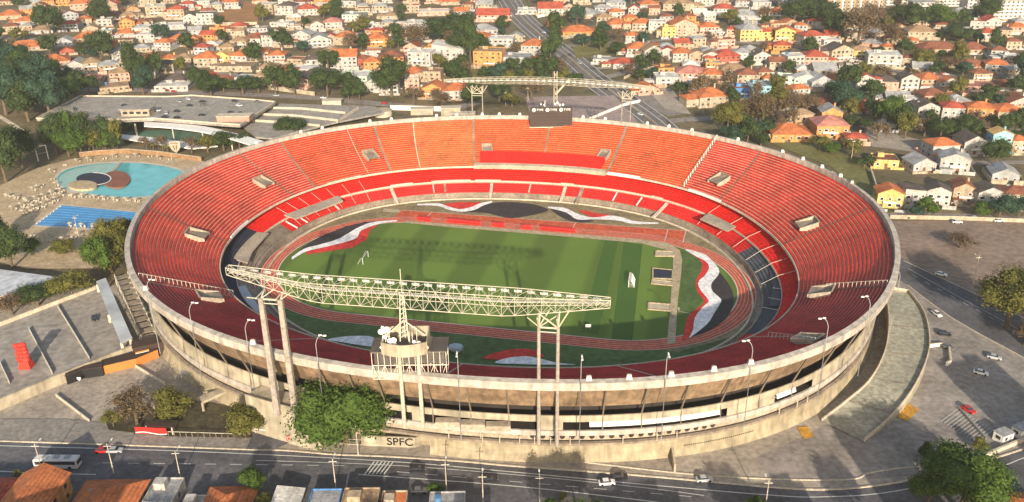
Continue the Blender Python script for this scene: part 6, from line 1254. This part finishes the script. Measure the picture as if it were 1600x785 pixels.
TREES = []; rt_ = random.Random(21)
TN = dict(dark='dark green', green='leafy green', olive='yellowish green', brown='bare brownish', teal='blue green')
def tree(px, py, wpx, kind='green', hr=1.0, size=None, label=None, group=None, low=None):   # px,py = foot of the tree, wpx = crown width in the photo
    x, y, z = atg(px, py); k = mpp(x, y, z); w = wpx*k/2*(1.0 if label else 1.2); h = w*hr; size = size or ('s' if wpx < 38 else 'm'); v = rt_.randrange(5)
    shape = 'tall narrow' if hr > 1.25 else ('low spreading' if hr < .75 else 'round')
    base = label or f'{shape} {TN[kind]} tree {zone(px, py)}'
    r = thing('tree', (x, y, z), base, 'tree', group, local=True, rz=rt_.uniform(0, 6.28)); r['px'] = px; r['py'] = py
    th = h*.45 if low is None else h*low
    c = bpy.data.objects.new('crown', get_crown(kind, v, size)); COL.objects.link(c); c.parent = r; c.location = (0, 0, th+h*.75); c.scale = (w, w, h)
    t = bpy.data.objects.new('trunk', get_trunk(v, kind == 'brown')); COL.objects.link(t); t.parent = r; t.location = (0, 0, th+h*.75); zs = (th+h*.75)/1.15; t.scale = (w*.9, w*.9, zs); TREES.append((px, py, wpx)); return r
def palm(px, py, hpx, label):
    x, y, z = atg(px, py); h = hpx*mpp(x, y, z)/math.cos(.3); r = thing('palm_tree', (x, y, z), label, 'palm tree', None, local=True); r['px'] = px; r['py'] = py; b = MB(); b.tube((0, 0, 0), (.2, 0, h*.8), .28, 6, r2=.2); b.build('trunk', m_bark, r); b = MB()
    for k in range(22):
        a = 2*PI*k/22*1.9; L = h*.32; el = .9-.075*k if k < 20 else .2; pts = [(L*t*math.cos(a), L*t*math.sin(a), h*.8+L*(t*math.sin(el)-1.1*t*t*.7)) for t in (0, .25, .5, .75, 1)]; sx, sy = -math.sin(a), math.cos(a)
        for p, q, w0, w1 in zip(pts[:-1], pts[1:], (.15, .55, .6, .4), (.55, .6, .4, .05)):
            for s in (-1, 1): b.face([p, (p[0]+sx*s*w0, p[1]+sy*s*w0, p[2]-w0*.35), (q[0]+sx*s*w1, q[1]+sy*s*w1, q[2]-w1*.35), q])
    b.build('fronds', LM['olive'], r); return r
# large foreground trees
tree(543, 692, 160, 'green', .84, 'l', 'huge round green tree standing before the near rim left of centre', low=.2)
tree(1500, 800, 150, 'green', .75, 'l', 'big green tree filling the lower right corner', ); tree(1540, 815, 75, 'olive', .9, 'm', 'smaller yellowish tree at the right side of the corner tree')
tree(1448, 790, 70, 'green', .9, 'm', 'medium green tree at the left side of the corner tree'); tree(1445, 720, 28, 'dark', 1.2, 's', 'small dark tree above the big corner tree, left one'); tree(1530, 706, 30, 'olive', .8, 's', 'small olive tree beside the lower right gate')
tree(390, 680, 78, 'olive', .7, 'm', 'yellowish green tree right of the cream footbridge'); tree(275, 655, 72, 'olive', .75, 'm', 'yellowish green tree left of the cream footbridge'); tree(215, 664, 85, 'brown', .75, 'm', 'bare brownish tree left of the footbridge'); tree(178, 668, 36, 'olive', .8, 's', 'small olive tree left of the bare tree, by the fence'); tree(188, 640, 26, 'brown', 1, 's', 'small reddish bare tree at the plaza edge')
tree(396, 770, 52, 'green', .85, 'm', 'round green roadside tree in the avenue, left of centre'); tree(420, 800, 40, 'olive', .8, 'm', 'yellowish tree at the bottom edge below the roadside tree'); tree(683, 775, 34, 'green', .7, 's', 'small green bush tree by the grey flat roof'); tree(30, 752, 18, 'olive', 1.1, 's', 'tiny roadside tree by the bus'); tree(865, 800, 44, 'green', .6, 's', 'green tree top at the bottom edge below the dark car'); tree(1180, 800, 40, 'green', .7, 's', 'green tree top at the bottom edge right of centre')
tree(1572, 515, 125, 'olive', .8, 'l', 'large brownish olive tree beside the diagonal road'); tree(1600, 540, 60, 'brown', .8, 'm', 'brown leafy tree at the right edge below the large brownish one'); tree(1500, 388, 66, 'brown', .35, 'm', 'low sparse bush in the gravel lot')
tree(175, 425, 84, 'olive', .75, 'm', 'olive tree touching the left end of the rim'); tree(115, 470, 74, 'olive', .65, 'm', 'olive tree between the hall and the court'); tree(60, 478, 66, 'dark', .55, 'm', 'dark bushy tree below the pale hall'); tree(20, 492, 60, 'brown', .6, 'm', 'brownish tree at the left edge above the court')
tree(20, 420, 70, 'dark', 1.0, 'm', 'dark green tree at the left edge below the pools'); tree(50, 400, 40, 'green', .8, 'm', 'green tree just right of the dark one below the pools'); tree(-5, 385, 50, 'dark', 1.1, 'm', 'tall dark tree cut by the left edge'); tree(100, 398, 46, 'olive', .5, 'm', 'low olive shrub tree below the lap pool'); tree(140, 398, 36, 'brown', .5, 'm', 'low brown shrub tree below the lap pool')
for px, py, w, kd, hr in ((10, 285, 60, 'dark', 1.2), (35, 262, 50, 'dark', 1.1), (5, 250, 50, 'teal', 1.0), (90, 242, 44, 'dark', 1.0), (108, 245, 40, 'green', .9), (128, 244, 36, 'green', .9), (148, 240, 30, 'olive', 1.0), (166, 238, 28, 'green', 1.0), (182, 236, 26, 'dark', .9), (85, 222, 40, 'dark', .9), (110, 218, 34, 'green', .8), (160, 215, 26, 'green', .8), (200, 207, 22, 'dark', .7), (255, 238, 24, 'brown', 1.0), (230, 238, 22, 'brown', 1.0), (300, 240, 30, 'brown', .8), (325, 238, 36, 'olive', .7), (350, 236, 36, 'dark', .7), (375, 232, 34, 'dark', .6), (455, 214, 44, 'dark', .6),
                          (10, 180, 64, 'teal', 1.0), (45, 190, 60, 'dark', 1.0), (80, 188, 60, 'teal', 1.0), (105, 170, 44, 'green', .9), (30, 160, 60, 'dark', 1.0), (65, 158, 60, 'teal', 1.0), (10, 130, 60, 'teal', .9), (45, 128, 50, 'green', .9), (85, 136, 40, 'green', .9), (118, 150, 36, 'dark', .9), (140, 146, 30, 'dark', .8), (-5, 110, 50, 'dark', .8), (25, 108, 40, 'green', .7),
                          (612, 152, 60, 'dark', .85), (512, 152, 48, 'dark', .8), (562, 158, 26, 'dark', 1), (545, 157, 26, 'dark', .9), (647, 162, 30, 'brown', .8), (690, 170, 40, 'brown', .7), (740, 168, 40, 'dark', .9), (780, 160, 40, 'dark', .8), (830, 155, 40, 'brown', .7), (800, 168, 30, 'olive', .7), (440, 78, 34, 'dark', .8), (395, 102, 30, 'dark', 1), (80, 60, 40, 'dark', 1.1), (160, 100, 44, 'dark', 1.0), (160, 38, 40, 'dark', .9), (215, 132, 38, 'dark', 1.5), (245, 125, 26, 'dark', 1.4), (330, 150, 44, 'dark', .6), (380, 148, 40, 'dark', .6), (315, 140, 30, 'dark', .9), (350, 145, 30, 'green', .6),
                          (870, 62, 28, 'dark', 1.3), (735, 100, 32, 'dark', 1.8), (860, 105, 34, 'dark', 1.5), (845, 118, 30, 'dark', .9), (720, 62, 50, 'dark', .7), (650, 78, 50, 'brown', .7), (690, 66, 60, 'dark', .5), (720, 88, 50, 'dark', .7), (1020, 106, 26, 'dark', 1.0), (1038, 108, 20, 'brown', .9), (1090, 158, 36, 'brown', 1.0), (1210, 178, 44, 'olive', .8), (1235, 182, 50, 'brown', .7), (1260, 178, 40, 'brown', .7), (1320, 175, 50, 'teal', .8), (1385, 200, 44, 'green', 1.0), (1405, 205, 36, 'dark', 1.0), (1365, 192, 36, 'dark', .9), (1455, 200, 24, 'dark', 1.1), (1555, 258, 44, 'dark', .8), (1500, 210, 26, 'dark', 1), (1560, 212, 30, 'dark', 1), (1600, 200, 30, 'dark', .9),
                          (1448, 340, 34, 'green', .9), (1432, 340, 24, 'teal', .8), (1560, 342, 44, 'teal', .8), (1590, 344, 40, 'teal', .8), (1535, 342, 30, 'green', .8), (1340, 70, 60, 'brown', .8), (1310, 60, 50, 'dark', .7), (1390, 78, 50, 'brown', .7), (1285, 44, 50, 'dark', .7), (1420, 50, 60, 'dark', .6), (1470, 42, 50, 'green', .6), (1360, 48, 50, 'brown', .7), (1260, 24, 50, 'dark', .7), (1540, 34, 44, 'dark', .7), (1500, 66, 50, 'dark', .5), (1240, 40, 40, 'dark', .8), (1230, 16, 40, 'brown', .8), (1440, 106, 40, 'olive', .6), (1480, 112, 40, 'brown', .5), (1330, 245, 36, 'olive', .7), (1300, 240, 30, 'green', .5), (1350, 262, 30, 'dark', .6), (1280, 236, 34, 'olive', .6), (1585, 150, 36, 'dark', .8), (1595, 110, 36, 'dark', .7)):
    tree(px, py, w, kd, hr)
for px, py, w, kd in ((95, 240, 44, 'dark'), (118, 238, 40, 'green'), (140, 236, 38, 'dark'), (162, 234, 34, 'dark'), (184, 232, 30, 'olive'), (180, 415, 50, 'olive'), (160, 440, 46, 'green'), (200, 395, 34, 'olive')): tree(px, py, w, kd, 1.35)
palm(134, 205, 34, 'bushy palm tree in front of the car park deck'); palm(1403, 208, 24, 'palm tree above the gravel lot houses'); palm(1262, 170, 26, 'palm tree near the pale green flats'); palm(880, 785, 20, 'palm tree at the bottom edge'); palm(262, 240, 16, 'thin palm by the shield sign'); palm(240, 236, 15, 'thin palm left of the shield sign')
cnt = 0
for k in range(9000):
    if cnt > 215: break
    px, py = rt_.uniform(0, 1600), rt_.uniform(2, 150)
    if px > 1130: py = rt_.uniform(2, 230)
    if near_road(px, py) or (340 < px < 402 and py < 40): continue
    if px < 600 and py > 150: continue
    if 690 < px < 1010 and py > 135: continue
    w = rt_.uniform(16, 30)*(.8+py/300)
    if px > 1390 and py > 225: continue
    ok = all(abs(px-h[0]) > h[2]*.5+w*.28 or not (-14 < py-h[1] < 12) for h in HOUSES)
    if not ok: continue
    if any(math.hypot(px-t[0], (py-t[1])*2) < (t[2]+w)*.3 for t in TREES): continue
    tree(px, py, w, rt_.choice(['dark', 'dark', 'dark', 'dark', 'olive', 'brown', 'brown', 'teal']), rt_.uniform(.6, 1.1)); cnt += 1
# buildings and trees of the street across the avenue, below the frame, that shade the avenue and the right lot
for k, (X_, Y_, w, fl, wc) in enumerate(((-112, 112, 40, 8, 'C'), (-66, 112, 22, 7, 'W'), (-12, 108, 20, 7, 'T'), (34, 106, 22, 7, 'C'), (70, 108, 14, 7, 'W'), (103, 96, 14, 12, 'G'), (148, 140, 18, 10, 'C'), (178, 196, 18, 9, 'W'), (-40, 118, 12, 5, 'P'))):
    r = thing('apartment_block', (X_, Y_, 0), WNAME[wc]+' apartment block number '+str(k+1)+' on the near side of the avenue', 'apartment block', 'apartment blocks across the avenue', local=True); r['label'] = 'flat roofed apartment block on the near side of the avenue'; h = fl*3.0; dep = 14
    b = MB(); b.box((0, 0, 0), (w, dep, h)); b.build('wall', wallm(wc), r); b = MB(); b.box((0, 0, h+.01), (w+.5, dep+.5, .5)); b.box((w*.2, 0, h+.5), (5, 5, 3)); b.build('roof', roofm('g'), r); n = max(3, int(w/4))
    for s in (-1, 1):
        for q in range(n):
            for f in range(fl): ubox('window', m_win, r, (-w/2+w*(q+.5)/n, s*(dep/2+.03), f*3+1.6), (w/n*.45, .1, 1.3))
for X_, Y_, w, hh in ((9, 152, 9, 15), (16, 150, 11, 17), (-33, 150, 8, 11), (55, 150, 10, 13), (84, 150, 10, 14), (-85, 148, 9, 12), (30, 146, 8, 12)):
    r = thing('tree', (X_, Y_, 0), 'green street tree on the near side of the avenue', 'tree', 'street trees across the avenue', local=True)
    c = bpy.data.objects.new('crown', get_crown('green', 1, 'm')); COL.objects.link(c); c.parent = r; c.location = (0, 0, hh*.66); c.scale = (w/2, w/2, hh*.36)
    t = bpy.data.objects.new('trunk', get_trunk(1, False)); COL.objects.link(t); t.parent = r; t.location = (0, 0, hh*.66); t.scale = (w*.45, w*.45, hh*.66/1.15)
# ------------------------------------------------------------------ make every repeated label point to one thing
def ordinals(n):
    w = ['first', 'second', 'third', 'fourth', 'fifth', 'sixth', 'seventh', 'eighth', 'ninth', 'tenth', 'eleventh', 'twelfth', 'thirteenth', 'fourteenth', 'fifteenth']
    return w[n] if n < len(w) else f'{n+1}th'
from collections import defaultdict
D = defaultdict(list)
for o in list(COL.objects):
    if o.parent is None and o.get('label') and o.get('px') is not None and not o.get('group'): D[(o['label'])].append(o)
for lab, L in D.items():
    if len(L) < 2: continue
    L.sort(key=lambda o: o['px'])
    for i, o in enumerate(L):
        q = 'leftmost' if i == 0 else ('rightmost' if i == len(L)-1 else ordinals(i)+' from left')
        o['label'] = f'{lab}, {q}'
        if len(o['label'].split()) > 16: o['label'] = ' '.join(o['label'].replace(' tiled', '').replace('-storey', '-storey').split())
for o in list(COL.objects):
    for k in ('px', 'py'):
        if k in o: del o[k]
    if o.parent is None and o.get('category') == 'tree' and not o.get('group'): o['group'] = 'trees around the stadium and hills'
    if o.parent is None and o.get('category') == 'house' and not o.get('group'): o['group'] = 'houses of the surrounding district'
    if o.get('label') and len(o['label'].split()) > 16: print('LONG', o['label'])

# ------------------------------------------------------------------ air
hz = MB(); hz.prism([(-2600, -250), (2600, -250), (2600, 2600), (-2600, 2600)], -2, 150); o = hz.build('haze', []); tag(o, kind='stuff')
m = bpy.data.materials.new('haze'); m.use_nodes = True; n_ = m.node_tree.nodes; n_.clear(); out_ = n_.new('ShaderNodeOutputMaterial'); v_ = n_.new('ShaderNodeVolumePrincipled'); v_.inputs['Color'].default_value = (.93, .90, .88, 1); v_.inputs['Density'].default_value = .00012; v_.inputs['Anisotropy'].default_value = .2
m.node_tree.links.new(v_.outputs[0], out_.inputs['Volume']); o.data.materials.append(m)
